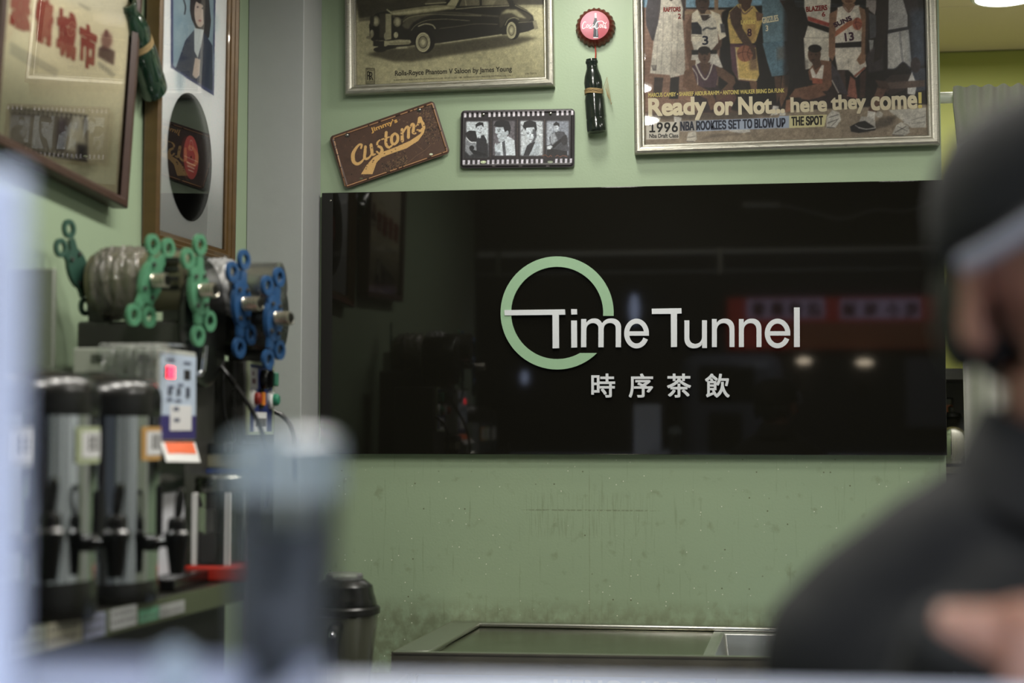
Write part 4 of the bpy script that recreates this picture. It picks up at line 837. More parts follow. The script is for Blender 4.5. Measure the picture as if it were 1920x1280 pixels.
# ---------------------------------------------------------------- glass bottles hung with twine
dglass = mat('dark_green_glass', (26, 33, 28), .16, spec=.5, nz=.25, nscale=25, coat=.15, bump=.15, bscale=30)
twine = mat('jute_twine', (150, 128, 88), .9, nz=.3, nscale=200)
def bottle(name, label, neck, base, R, group, flat=.8, gm=None, back=Vector((0, 1, 0)), fibres=True):
    ax = (base-neck); L = ax.length; ax.normalize(); z = -ax
    side = back.cross(z).normalized(); bk = z.cross(side)
    M = Matrix((side, bk, z)).transposed().to_4x4(); M.translation = base
    t = thing(name, label, 'bottle', M, group)
    prof = [(.80, 0), (.97, .012), (1, .04), (1, .16), (.96, .17), (.99, .20), (1, .44), (.93, .50), (.86, .535), (.86, .57), (.93, .62), (.95, .68), (.86, .76), (.66, .84), (.58, .87), (.56, .93), (.64, .945), (.64, .975), (.58, .98), (.58, 1), (.44, 1), (.42, .95)]
    mb = MB(); n = 40; vs = []; fs = []
    for r, h in prof:
        for k in range(n):
            a = 2*PI*k/n; q = R*r*(1+(.02*math.cos(12*a) if .2 <= h <= .45 else 0)); vs.append((q*math.cos(a), q*flat*math.sin(a), h*L))
    for i in range(len(prof)-1):
        for k in range(n): fs.append((i*n+k, i*n+(k+1) % n, (i+1)*n+(k+1) % n, (i+1)*n+k))
    fs.append(tuple(range(n))[::-1]); obj('glass_body', mb.add(vs, fs), gm or dglass, t, smooth=True, angle=50)
    mb = MB()
    for i in range(7):
        ph = random.uniform(0, .006); zc = L*(.525+i*.009); mb.tube([(R*.93*math.cos(a), R*.93*flat*math.sin(a), zc+.002*math.sin(a*2+i)) for a in [2*PI*k/24 for k in range(24)]], .0013, 6, True)
    if fibres:
        for i in range(5):
            x = R*(.9+.1*i); mb.tube([(R*.85, 0, L*.55), (x+.004, .004, L*(.62+.03*i)), (x+.010, .002, L*(.56-.05*i)), (x+.012, .004, L*(.47-.02*i))], .0006, 5)
    obj('twine', mb, twine, t, smooth=True)
    return t
bottle('glass_bottle', 'dark glass bottle bound with twine below the red cap sign', ony(1109, 111, -.030), ony(1119, 248, -.030), .0255, 'hanging glass bottles')
gb = mat('green_glass', (24, 50, 36), .12, spec=.7, nz=.3, nscale=25, coat=.6, bump=.2, bscale=30)
bottle('glass_bottle', 'tilted dark green glass bottle hung between the two pictures on the left wall', onx(238, 4, XL+.042), onx(290, 172, XL+.034), .037, 'hanging glass bottles', .75, gb, Vector((-1, 0, 0)), False)

# ---------------------------------------------------------------- pictures on the left wall
wood = mat('walnut_frame', (88, 66, 34), .35, .2, nz=.35, nscale=30, stretch=(1, 1, .15), coat=.3)
def leftplane(p0, p1, X, lean):
    a = onx(*p0, X); b = onx(*p1, X); la = math.radians(lean)
    return Plane(a, b-a, (math.sin(la), 0, math.cos(la))), (b-a).length
P5, w5 = leftplane((274, 458), (423, 498), XL+.012, .8)
h5 = .95
PROF2 = [(0, -.006), (0, .020), (.004, .026), (.010, .026), (.014, .020), (.022, .020), (.026, .014), (.034, .012), (.038, .004)]
t5_, i5 = picture('record_picture', 'wooden framed vinyl record and portrait on white mat, next to the grey pillar', P5, w5, h5, PROF2, wood, back=-.010)
S1 = lambda p: (p[0]/3.048, p[1]/3.048)
cv = Canvas(270, -220, 440, 500, 2, (206, 212, 212)); cv.T = S1
cv.poly([(975, -700), (1245, -700), (1222, 548), (975, 385)], (58, 64, 104)); cv.poly([(990, -700), (1232, -700), (1213, 522), (990, 376)], (124, 148, 160))
for k in range(30): cv.ell(random.uniform(990, 1230), random.uniform(-600, 460), random.uniform(10, 30), random.uniform(30, 70), random.choice([(100, 128, 146), (146, 166, 172)]), .5, blur=4)
cv.poly([(1085, 60), (1090, -60), (1140, -110), (1190, -60), (1206, 120), (1195, 215), (1150, 230), (1095, 110)], (40, 36, 40)); cv.ell(1143, 70, 32, 85, (176, 160, 148)); cv.poly([(1085, 40), (1100, -30), (1150, -40), (1180, 0), (1190, 200), (1165, 160), (1160, 30), (1120, 10)], (40, 36, 40))
cv.poly([(1000, 400), (1060, 230), (1110, 170), (1170, 190), (1215, 260), (1215, 520), (1000, 390)], (44, 54, 76)); cv.poly([(1110, 160), (1165, 170), (1150, 260), (1130, 330), (1110, 290)], (170, 178, 180)); cv.poly([(1115, 330), (1145, 340), (1140, 430), (1120, 450), (1100, 430)], (178, 162, 150))
cv.ell(1130, 40, 6, 5, (60, 50, 54)); cv.ell(1158, 48, 6, 5, (60, 50, 54)); cv.ell(1143, 118, 9, 6, (140, 84, 84)); cv.curve([(1050, 0), (1060, 40), (1055, 80)], 8, (40, 40, 50)); cv.noise(.02)
print_grid('mounted_print', cv, P5, i5-.002, i5-.002, w5-i5+.002, h5-i5+.002, .0022, t5_, .003, gain=1.5)
cx, cy = P5.loc(357, 295, .004); vr = .147
rec = obj('vinyl_record', MB().lathe([(.0036, 0), (vr, 0), (vr, .0016), (vr*.985, .0022), (vr*.4, .0020), (.0036, .0020)], (cx, cy, .0032), n=72, cap=False), mat('vinyl', (20, 20, 21), .16, spec=.6, bump=.1, bscale=300), t5_, smooth=True)
lb = obj('record_label', MB().lathe([(.0036, 0), (.05, 0), (.05, .0004), (.0036, .0005)], (cx, cy, .0053), n=40, cap=False), mat('record_label_red', (158, 60, 58), .5), rec)
mb = MB(); mb.box((cx-.045, cy-.004, .0058), (cx+.045, cy-.003, .0059)).lathe([(.011, 0), (.012, 0)], (cx, cy+.028, .0059), n=20, cap=False)
for k in range(3): mb.box((cx-.03+.006*k, cy-.016-.008*k, .0058), (cx+.03-.006*k, cy-.014-.008*k, .0059))
obj('label_print', mb, mat('label_print', (222, 190, 170), .6), rec)

P6, w6 = leftplane((-36, 264), (222, 391), XL+.020, 2.2); h6 = .78
brown = mat('dark_brown_frame', (66, 46, 38), .35, nz=.2, nscale=40)
PROF3 = [(0, -.012), (0, .018), (.003, .021), (.014, .021), (.019, .016), (.022, .012)]
t6_, i6 = picture('calligraphy_poster', 'brown framed cream poster with red brush characters, nearest on the left wall', P6, w6, h6, PROF3, brown, back=-.016)
cv = Canvas(-60, -220, 250, 400, 1.6, (206, 196, 160)); S8 = lambda p: (p[0]/3.2, p[1]/3.2); cv.T = S8
cv.poly([(0, -700), (760, -700), (760, 130), (0, -120)], (196, 192, 172), .6, blur=6)
cv.poly([(60, 640), (528, 690), (528, 975), (340, 945), (60, 880)], (70, 62, 56)); cv.poly([(60, 672), (528, 720), (528, 940), (340, 910), (60, 850)], (128, 118, 102))
for k in range(17): x = 70+k*28; y = 650+(x-60)*.105; cv.poly([(x, y), (x+13, y+1), (x+13, y+20), (x, y+18)], (222, 214, 186)); y = 868+(x-60)*.19; cv.poly([(x, y-14), (x+13, y-12), (x+13, y+8), (x, y+6)], (214, 206, 178))
cv.poly([(60, 690), (330, 716), (330, 900), (60, 845)], (186, 178, 156), .55, blur=3); cv.poly([(350, 730), (400, 710), (390, 900), (345, 890)], (90, 74, 76), blur=3); cv.poly([(440, 700), (490, 700), (500, 780), (520, 880), (470, 920), (390, 900), (410, 800)], (214, 206, 176), blur=2.5); cv.poly([(455, 860), (520, 870), (520, 960), (470, 955)], (52, 46, 42), blur=3); cv.ell(460, 740, 24, 44, (200, 196, 180), blur=2)  # pale wash on the strip's left: wall reflection in the glass, painted in
for k in range(10): cv.ell(440+random.uniform(-20, 110), 990+random.uniform(-20, 60), 40, 14, (150, 136, 100), .5, blur=2.5)
for p, q in (((60, 260), (350, 430)), ((60, 285), (340, 452)), ((60, 310), (210, 405)), ((590, 372), (690, 450)), ((590, 388), (680, 460)), ((470, 20), (540, 60))):
    cv.line([p, q], 12, (110, 104, 90), .6, blur=1.6)
cv.poly([(592, 290), (620, 270), (690, 310), (682, 392), (650, 376), (588, 340)], (84, 52, 48), blur=1.5); cv.ell(640, 240, 34, 50, (120, 70, 60), .8, blur=2); cv.ell(638, 200, 12, 24, (110, 60, 54), blur=1); cv.noise(.03)
print_grid('print', cv, P6, i6-.002, i6-.002, w6-i6+.002, h6-i6+.002, .0024, t6_, .004, gain=1.25)
rb = mat('brush_red_ink', (152, 72, 60), .6)
mb = MB()
for ch, x0, x1, yb, yt in (('悲', 55, 182, 205, -60), ('情', 205, 315, 290, 0), ('城', 335, 455, 375, 75), ('市', 468, 575, 435, 160)):
    a = P6.loc(*S8((x0, yb-52)), .0047); b = P6.loc(*S8((x1, yb)), .0047); tt = P6.loc(*S8((x0, yt-52)), .0047)
    text_fit(mb, ch, a, b, tt[1]-a[1], .0047, bold=.0045)
obj('lettering', mb, rb, t6_, label='red brush characters')

# ---------------------------------------------------------------- steel bench along the back wall
ZB = onz(1180, 1167, .5).z
z_ = .838
A = onz(848, 1163, z_); A.y = -.004; Bf = onz(733.6, 1222, z_); Cf = onz(1484, 1232.7, z_); d_ = (Cf-Bf); Cf = Bf+d_*1.75
Bk = Vector((Cf.x+.02, -.004, z_))
def bq(u, v, z=z_):       # u left->right, v front->back
    p = Bf*(1-u)*(1-v)+Cf*u*(1-v)+Bk*u*v+A*(1-u)*v; p.z = z; return p
sb = thing('steel_bench', 'low stainless steel bench with drainboard and basin under the green wall', 'bench', (bq(.5, .5).x, bq(.5, .5).y, 0))
UL = .052; U1 = (onz(1315, 1200, z_)-Bf).x/(Cf-Bf).x; V0 = .045; V1 = .955
dstl = mat('worn_steel', (128, 128, 112), .2, 1, nz=.12, nscale=12, rvar=.1, bump=.06, bscale=8)
apst = mat('dented_steel', (176, 172, 160), .38, 1, nz=.12, nscale=12, rvar=.1, bump=.8, bscale=6)
def quad(mb, *p): return mb.add(p, [tuple(range(len(p)))])
mb = MB(); zz = z_
for (u0, u1, v0, v1) in ((0, 1, 0, V0), (0, 1, V1, 1), (0, UL, V0, V1), (.97, 1, V0, V1)):
    q = [bq(u0, v0), bq(u1, v0), bq(u1, v1), bq(u0, v1)]; mb.prism([p-Vector((0, 0, .012)) for p in q], (0, 0, .012))
obj('rim', mb, mat('bright_steel', (190, 190, 182), .34, 1, nz=.05), sb, world=True, bevel=.004)
mb = MB(); zd = z_-.012; q = [bq(UL, V0, zd), bq(U1, V0, zd), bq(U1, V1, zd), bq(UL, V1, zd)]; mb.prism([p-Vector((0, 0, .01)) for p in q], (0, 0, .01))
obj('drainboard', mb, dstl, sb, world=True)
mb = MB(); zbn = z_-.16; i_ = .02
T = [bq(U1, V0, zd), bq(.97, V0, zd), bq(.97, V1, zd), bq(U1, V1, zd)]; ce = sum(T, Vector())/4
I = [p+(ce-p)*.06 for p in T]; Bt = [Vector((p.x+(ce.x-p.x)*.10, p.y+(ce.y-p.y)*.10, zbn)) for p in T]
mb.add(T+I+Bt, [(0, 1, 5, 4), (1, 2, 6, 5), (2, 3, 7, 6), (3, 0, 4, 7), (4, 5, 9, 8), (5, 6, 10, 9), (6, 7, 11, 10), (7, 4, 8, 11), (8, 9, 10, 11)])
obj('basin', mb, mat('basin_steel', (205, 206, 202), .38, 1, nz=.08, nscale=20), sb, world=True, bevel=.006)
mb = MB(); hA = .048
f = [bq(0, 0), bq(1, 0)]; mb.prism([f[0], f[1], f[1]-Vector((0, 0, hA)), f[0]-Vector((0, 0, hA))], (0, .004, 0))
s = [bq(0, 0), bq(0, 1)]; mb.prism([s[0], s[0]-Vector((0, 0, hA)), s[1]-Vector((0, 0, hA)), s[1]], (.004, 0, 0))
obj('apron', mb, apst, sb, world=True)
for u in (.02, .96):
    for v in (.06, .92):
        p = bq(u, v, 0); obj('leg', MB().box((p.x-.018, p.y-.018, 0), (p.x+.018, p.y+.018, z_-.013)), steel, sb, world=True, bevel=.003)
p0, p1 = bq(.02, .06, .2), bq(.96, .92, .2); obj('lower_shelf', MB().box((p0.x, p0.y, .2), (p1.x, p1.y, .215)), steel, sb, world=True)
# pale carton on the lower shelf with white lettering
cb = thing('pale_carton', 'pale blue carton with white capitals under the steel bench', 'carton', (bq(.4, .3).x, bq(.4, .3).y, .215))
yc = bq(.1, .12).y; xa = onz(760, 1250, .75).x*.93
obj('carton_body', MB().box((xa, yc, .215), (xa+1.12, yc+.32, .785)), mat('pale_blue_card', (190, 204, 226), .6, nz=.04), cb, world=True, bevel=.004)
mb = MB(); zt = ony(1180, 1275, yc).z; x0 = ony(1038, 1276, yc).x; x1 = ony(1352, 1276, yc).x
Pc = Plane((x0, yc-.0008, zt-.05), (1, 0, 0), (0, 0, 1)); text_fit(mb, 'HINO JAPAN', (0, 0), (x1-x0, 0), .05, 0, font='sans', bold=.002)
obj('lettering', MB().add([Pc.M@v for v in mb.v], mb.f), mat('white_ink', (240, 240, 240), .5), cb, world=True)

# ---------------------------------------------------------------- back room: curtain, rod, rack
yr = .34
rod = tag(obj('curtain_rod', MB().tube([(WE-.12, yr, ony(1780, 183, yr).z), (XR-.01, yr, ony(1780, 183, yr).z)], .016, 16), mat('white_enamel', (228, 228, 224), .35), None, smooth=True), 'white curtain rod behind the right end of the green wall', 'rod')
zr = ony(1780, 183, yr).z
xc0 = ony(1792, 500, yr).x; mb = MB(); nx, nz = 220, 40; vs = []; fs = []; zb = .25
for j in range(nz+1):
    t = j/nz; z = zr+.024-(zr+.024-zb)*t
    for i in range(nx+1):
        s = i/nx; x = xc0+.006+s*1.1+.014*(1-s)*t*1.1-(.010*(1-s)*math.exp(-((t-.02)/.05)**2))
        a = .010+.016*min(1, t*6); fold = math.sin(s*62+1.2*math.sin(s*17))*a+math.sin(s*131+2*t)*a*.35*(1 if t > .02 else 1)
        y = yr-.030+fold*(.6 if t < .05 else 1)-.004
        if t < .035: y = yr-.024+.006*math.sin(s*190)
        z2 = z+(.004*math.sin(s*170) if j == 0 else 0); vs.append((x, y, z2))
for j in range(nz):
    for i in range(nx): k = j*(nx+1)+i; fs.append((k, k+nx+1, k+nx+2, k+1))
linen = mat('grey_linen', (216, 216, 210), .9, nz=.08, nscale=300, bump=.15, bscale=500)
cu = thing('curtain', 'pale grey linen curtain gathered on the rod behind the person', 'curtain', (xc0+.5, yr, zb))
co = obj('cloth', MB().add(vs, fs), linen, cu, world=True, smooth=True, angle=180)
so = co.modifiers.new('solid', 'SOLIDIFY'); so.thickness = .0015
vs2 = [v for v in vs[:(nx+1)*4]]; fs2 = [f for f in fs if max(f) < (nx+1)*4]
obj('header_band', MB().add([(x, y-.004, z+(.001 if k <= nx else 0)) for k, (x, y, z) in enumerate(vs2)], fs2), mat('header_linen', (182, 182, 174), .9, nz=.08, nscale=300, bump=.15, bscale=500), cu, world=True, smooth=True, angle=180)
# dark rack glimpsed beside the curtain
ry = .95; rx0 = ony(1768, 800, ry).x-.2; rx1 = rx0+.62; rz = ony(1780, 876, ry).z
rk = thing('storage_rack', 'dark storage rack glimpsed between the sign and the curtain', 'rack', (rx0+.3, ry+.2, 0))
for x in (rx0, rx1-.03):
    for y in (ry, ry+.37): obj('post', MB().box((x, y, 0), (x+.03, y+.03, 1.55)), dark, rk, world=True)
for z in (.3, rz, 1.52): obj('shelf', MB().box((rx0, ry, z-.02), (rx1, ry+.4, z)), steel if z == rz else dark, rk, world=True)
obj('back_panel', MB().box((rx0, ry+.395, 0), (rx1, ry+.405, 1.55)), dark, rk, world=True)
px_ = ony(1786, 870, ry+.12).x; kz = rz
kt = thing('steel_kettle', 'shiny steel kettle on the dark rack beside the curtain', 'kettle', (px_, ry+.14, kz))
obj('kettle_body', MB().lathe([(.05, 0), (.075, .01), (.085, .05), (.08, .10), (.06, .14), (.035, .16)], n=28), mat('mirror_steel', (190, 190, 185), .08, 1), kt, smooth=True)
obj('lid', MB().lathe([(.036, .16), (.03, .172), (.008, .176), (.010, .19), (.002, .195)], n=20), mat('black_plastic', (24, 24, 22), .3), kt, smooth=True)
obj('spout', MB().tube([(-.07, 0, .05), (-.11, 0, .09), (-.125, 0, .14)], [.014, .011, .008], 10), MATS['mirror_steel'], kt, smooth=True)
bx = thing('brown_tin', 'small reddish brown tin stored on the dark rack', 'tin', (px_-.02, ry+.30, kz))
obj('tin_body', MB().lathe([(.05, 0), (.05, .2)], n=24), mat('brown_tin', (120, 60, 30), .3, .4), bx, smooth=True); obj('lid', MB().lathe([(.052, .2), (.052, .22), (.048, .224)], n=24), MATS['black_plastic'], bx, smooth=True)

# ---------------------------------------------------------------- left service bench (splayed a little from the wall)
VPX = 1711; ZT = D(345, 1112, 2.52).z
def bdep(px): return 2.52*(VPX-345)/(VPX-px)          # depth of the bench front edge at a pixel column
g0 = D(-260, 1112, bdep(-260)); g1 = D(455, 1112, bdep(455))
for g in (g0, g1): g.z = ZT
bd = (g1-g0).normalized(); bn = Vector((bd.y, -bd.x, 0))      # along the front edge; outward (aisle side)
olv = mat('olive_steel_edge', (92, 100, 76), .4, .3, nz=.1); blackp = MATS['black_plastic']; darkst = mat('dark_steel', (58, 58, 52), .35, .7, nz=.15)
gw = Vector((XL+.004, g1.y, ZT)); gw0 = Vector((XL+.004, g0.y, ZT))
bench = thing('side_bench', 'long dark bench along the left wall with an olive front edge', 'bench', (g0.x*.5+g1.x*.5-.08, (g0.y+g1.y)/2, 0))
mb = MB().prism([g0-bn*.004, g1-bn*.004, gw, gw0], (0, 0, -.03)); obj('worktop', mb, darkst, bench, world=True, bevel=.002)
EH = .036
obj('front_edge', MB().prism([g0, g1, g1-bn*.004, g0-bn*.004], (0, 0, -EH)), olv, bench, world=True)
c_ = [p-bn*.035-Vector((0, 0, .03)) for p in (g0, g1)]+[gw-Vector((0, 0, .03)), gw0-Vector((0, 0, .03))]
obj('cabinet_body', MB().prism(c_, (0, 0, -(ZT-.03))), mat('dark_cabinet', (36, 36, 34), .5, nz=.1), bench, world=True)
def bp(px, dz=0, off=.0): q = D(px, 1112, bdep(px)); return Vector((q.x, q.y, ZT+dz))+bn*off
stick = [(22, 84, 'faded grey green', (150, 156, 148)), (88, 153, 'cream', (172, 168, 150)), (156, 197, 'pale violet', (132, 136, 160)), (206, 255, 'black and white', (170, 172, 172)), (260, 297, 'green and white', (96, 150, 120)), (298, 345, 'small grey', (158, 160, 158))]
for a, b, nm, c in stick:
    w = (bp(b)-bp(a)).length; P = Plane(bp(a, -.034 if b < 206 else -.030, .0006), bd, (0, 0, 1)); hh = .034 if b < 206 else (.030 if b < 260 else .020)
    t = thing('shelf_label', nm+' label strip stuck on the olive edge of the left bench', 'label', P.M, 'labels on the bench edge')
    obj('paper', MB().box((0, 0, 0), (w, hh, .0008)), mat('paper_'+nm.replace(' ', '_'), c, .6, nz=.1, nscale=40), t)
    mb = MB()
    for r_ in range(2 if b < 256 else 1):
        x = .006
        while x < w-.008:
            q = random.uniform(.003, .008); mb.box((x, hh*.25+r_*hh*.4, .0008), (x+q*.7, hh*.25+r_*hh*.4+hh*.2, .001)); x += q+.002
    o = obj('print_marks', mb, mat('grey_ink', (84, 86, 82), .6), t); o['kind'] = 'stuff'

# ---------------------------------------------------------------- tea dispensers
brush = mat('brushed_steel', (190, 196, 198), .12, 1, nz=.05, nscale=60, stretch=(1, 1, .02))
gloss = mat('gloss_black', (20, 21, 20), .27, coat=.1)
def urn(px, d, r, label, lab, group='tea urns on the left bench'):
    c = D(px, 1085, d); zb = ZT; t = thing('tea_urn', label, 'urn', (c.x, c.y, zb), group)
    z0 = D(px, 1085, d).z-zb; zl = D(px, 766, 2.42).z-zb; zt = D(px, 704, 2.42).z-zb
    obj('base', MB().lathe([(r*.98, 0), (r*1.01, .006), (r*1.01, z0*.7), (r*1.0, z0), (.3*r, z0)], n=40), gloss, t, smooth=True)
    sbm = MB().lathe([(r*.985, z0*.9), (r*.985, zl-.01), (r*.97, zl)], n=144)
    for v in sbm.v:
        a = math.atan2(v.y, v.x); k = 1+.0045*math.sin(9*a+px)+.0022*math.sin(23*a+2); v.x *= k; v.y *= k
    obj('steel_body', sbm, brush, t, smooth=True)
    obj('lid', MB().lathe([(r*1.0, zl-.012), (r*1.01, zl-.008), (r*1.015, zl+.016), (r*1.0, zl+.026), (r*.93, zl+.038), (r*.80, zl+.048), (r*.58, zt), (r*.3, zt+.006), (.001, zt+.008)], n=48), gloss, t, smooth=True, angle=50)
    an = math.radians(-8); dr = Vector((math.cos(an), math.sin(an), 0)); up = Vector((0, 0, 1)); tz = D(px, 1015, d).z-zb
    p = dr*(r*.98)+up*tz
    tp = obj('tap', MB().cyl(p, p+dr*.012, .013).cyl(p, p+dr*.040, .0065).ell(p+dr*.012, (.009, .009, .009)).lathe([(.0105, -.048), (.012, -.044), (.018, .002), (.0205, .008), (.0205, .016), (.016, .020), (.0155, .034), (.012, .040)], p+dr*.047, n=20), gloss, t, smooth=True)
    q = p+dr*.047+up*.036; sd = Vector((0, 1, 0))
    obj('handle', MB().tube([q+sd*x+up*z+dr*k for x, z, k in ((.004, 0, 0), (.009, .018, .002), (.010, .036, .004), (.004, .046, .006), (-.004, .046, .006), (-.010, .036, .004), (-.009, .018, .002), (-.004, 0, 0))], .0042, 8), gloss, tp, smooth=True)
    g = dr.cross(up)
    gp = (dr*.93-g*.36).normalized()*(r*1.0)
    obj('sight_gauge', MB().tube([gp+up*.10, gp+up*.18], .006, 8), gloss, t, smooth=True)
    # label wrapped on the barrel towards the aisle
    def patch(a0, a1, z0_, z1_, rr, n=8):
        m = MB(); v = []; f = []
        for i in range(n+1):
            a = a0+(a1-a0)*i/n; v += [(rr*math.cos(a), rr*math.sin(a), z0_), (rr*math.cos(a), rr*math.sin(a), z1_)]
        for i in range(n): f.append((2*i, 2*i+2, 2*i+3, 2*i+1))
        return m.add(v, f)
    zl0 = D(0, 862, 2.42).z-zb; zl1 = D(0, 800, 2.42).z-zb
    lo = obj('label', patch(math.radians(-24), math.radians(24), zl0, zl1, r+.0006), mat('label_border_'+lab, {'green': (176, 186, 150), 'orange': (196, 154, 92), 'grey': (170, 170, 165)}[lab], .5), t, label=lab+' bordered paper label')
    obj('label_paper', patch(math.radians(-18), math.radians(18), zl0+.008, zl1-.007, r+.0012), mat('label_white', (222, 222, 222), .5), lo)
    mb = MB()
    for a in (-10, -3, 4):
        for k in range(3): m2 = patch(math.radians(a), math.radians(a+4), zl0+.018+k*.008, zl0+.024+k*.008, r+.0017, 2); mb.add(m2.v, m2.f)
    obj('label_marks', mb, mat('black_ink', (30, 28, 28)), lo)['kind'] = 'stuff'
    return t
urn(175, 2.42, .1008, 'steel tea urn with an orange edged label, beside the sugar machine', 'orange')
urn(47, 2.215, .1008, 'steel tea urn with a pale green edged label, second from the sugar machine', 'green')
urn(-93, 2.012, .1008, 'steel tea urn nearest the camera, mostly hidden by the white board', 'grey')

# ---------------------------------------------------------------- sugar dispenser with lit display
bxm = mat('pale_grey_enamel', (170, 172, 164), .4, nz=.04)
a = D(300, 651, 2.56); b = D(300, 828, 2.56); far = D(370, 665, 2.56*(1339-300)/(1339-370)); lf = D(127, 655, 2.56)
XA, XB = lf.x, a.x; YA, YB = a.y, a.y+.185; ZA, ZBt = b.z, a.z
sd_ = thing('sugar_dispenser', 'pale sugar dispenser with blue keypad panel and red digits behind the tea urns', 'machine', ((XA+XB)/2, (YA+YB)/2, ZT))
obj('head', MB().box((XA, YA, ZA), (XB-.002, YB, ZBt)), bxm, sd_, world=True, bevel=.003)
PP = Plane((XB-.002, YA, ZA), (0, 1, 0), (0, 0, 1)); pw_, ph_ = YB-YA, ZBt-ZA
cp = obj('control_panel', MB().add([PP.M@Vector(v) for v in MB().box((.006, .004, 0), (pw_-.004, ph_-.008, .0015)).v], MB().box((0, 0, 0), (1, 1, 1)).f), mat('panel_pale_blue', (190, 204, 222), .35, nz=.08, nscale=12), sd_, world=True)
def pbox(nm, u0, v0, u1, v1, m, th=.0025, par=cp, **k):
    bb = MB().box((.006+u0*(pw_-.01), .004+v0*(ph_-.012), .0012), (.006+u1*(pw_-.01), .004+v1*(ph_-.012), th)); return obj(nm, MB().add([PP.M@v for v in bb.v], bb.f), m, par, world=True, **k)
violet = mat('panel_violet', (62, 56, 112), .35)
pbox('violet_band', 0, 0, 1, .28, violet, .0018); pbox('paper_note', .26, .10, .86, .40, mat('label_white', (222, 222, 222)), .0026)
pbox('display_window', .10, .71, .36, .85, mat('black_ink', (30, 28, 28)), .0022); pbox('dark_window', .64, .71, .82, .83, mat('black_ink', (30, 28, 28)), .0022)
led = mat('red_digits', (255, 60, 80), .5, emit=6, ecol=(255, 46, 70)); bb = MB()
for dg, segs in ((0, 'abcdefg'), (1, 'abcdefg')):
    ox = .17+dg*.10; oy = .725; w_, h_ = .07, .11
    for sg in segs:
        R_ = {'a': (0, 1, 1, 1), 'g': (0, .5, 1, .5), 'd': (0, 0, 1, 0), 'f': (0, .5, 0, 1), 'b': (1, .5, 1, 1), 'e': (0, 0, 0, .5), 'c': (1, 0, 1, .5)}[sg]
        u0, v0, u1, v1 = ox+R_[0]*w_-.008, oy+R_[1]*h_-.008, ox+R_[2]*w_+.008, oy+R_[3]*h_+.008
        q = MB().box((.006+u0*(pw_-.01), .004+v0*(ph_-.012), .0023), (.006+u1*(pw_-.01), .004+v1*(ph_-.012), .003)); bb.add([PP.M@v for v in q.v], q.f)
obj('red_digits', bb, led, cp, world=True)
for (u, v, w_, h_) in ((.20, .52, .09, .08), (.44, .52, .09, .08), (.70, .50, .10, .12)): pbox('key', u, v, u+w_, v+h_, mat('key_grey', (70, 76, 90), .5), .003)
bb = MB()
for k in range(26):
    row = [.91, .90, .45, .44, .33, .20, .60, .63][k % 8]; u = [.14, .62, .16, .4, .34, .36, .2, .46][k % 8]+(k//8)*.055; v = row
    q = MB().box((.006+u*(pw_-.01), .004+v*(ph_-.012), .0027), (.006+(u+.04)*(pw_-.01), .004+(v+.028+.02*(row in (.33, .20)))*(ph_-.012), .003)); bb.add([PP.M@x for x in q.v], q.f)
obj('print_marks', bb, mat('blue_grey_ink', (70, 78, 104), .6), cp, world=True)['kind'] = 'stuff'
for px in (176, 270): p = D(px, 672, 2.56); obj('vent_slot', MB().box((p.x-.010, YA-.002, p.z-.006), (p.x+.010, YA+.001, p.z+.008)), mat('slot_grey', (84, 86, 80), .5), sd_, world=True)
# hinged price flap under the panel
f0, f1, f2, f3 = D(303, 829, 2.57), D(366, 829, 2.74), D(376, 866, 2.70), D(314, 865, 2.52)
fl = obj('flap', MB().prism([f0, f1, f2, f3], (-.002, 0, -.001)), mat('white_plastic', (225, 225, 222), .4), sd_, world=True)
def fq(u, v): return (f3*(1-u)+f2*u)*(1-v)+(f0*(1-u)+f1*u)*v+Vector((.0006, -.0006, .0004))
obj('orange_sticker', MB().prism([fq(.08, .40), fq(.92, .40), fq(.92, .97), fq(.08, .97)], (.0008, -.0004, .0004)), mat('orange_paper', (226, 108, 66), .5, nz=.15, nscale=60), fl, world=True)
dkg = mat('dark_green_plastic', (26, 38, 28), .3)
obj('spout_block', MB().box((XA+.01, YA+.01, D(300, 925, 2.6).z), (XB-.01, YB-.03, ZA-.012)), dkg, sd_, world=True, bevel=.004)
obj('neck', MB().box((XA+.02, YA+.03, ZA-.014), (XB-.03, YB-.03, ZA+.002)), darkst, sd_, world=True)
obj('lower_body', MB().box((XA+.01, YA+.018, ZT+.02), (XB-.012, YB-.02, D(300, 925, 2.6).z)), mat('white_enamel_body', (205, 206, 212), .35), sd_, world=True, bevel=.003)
obj('foot_plate', MB().box((XA, YA, ZT), (XB+.03, YB, ZT+.022)), gloss, sd_, world=True, bevel=.003)
# clear bag lying over the machine head
bag = MB(); c = D(215, 655, 2.58); vs = []; fs = []
for j in range(13):
    for i in range(25):
        u, v = i/24, j/12; x = XA+.05+u*.115; y = YA-.004-.003*math.sin(i*1.9)*v if v < .75 else YA+(v-.75)*.35
        z = (ZBt-.075*(1-v/.75)+.004*math.sin(i*2.3)) if v < .75 else ZBt+.004+.004*abs(math.sin(i*1.7+j))
        vs.append((x+.004*math.sin(j*1.3+i), y-.004, z))
for j in range(12):
    for i in range(24): k = j*25+i; fs.append((k, k+1, k+26, k+25))
clear = glassmat('clear_plastic', (.96, .97, .97), .12, 1.5, .10, (.8, .82, .82), .6, 60)
tag(obj('plastic_bag', bag.add(vs, fs), clear, None, smooth=True, angle=180), 'crumpled clear plastic bag draped over the sugar dispenser head', 'bag')

# splash board on the left
sbx = D(107, 600, 2.66); sz = D(80, 503, 2.66).z
tag(obj('splash_board', MB().box((XL+.002, sbx.y-.006, ZT), (sbx.x-.004, sbx.y+.006, sz)), mat('dull_grey_board', (128, 132, 122), .35, .3, nz=.12, nscale=4), None, bevel=.003), 'dull grey splash board standing behind the tea urns at the left wall', 'board')

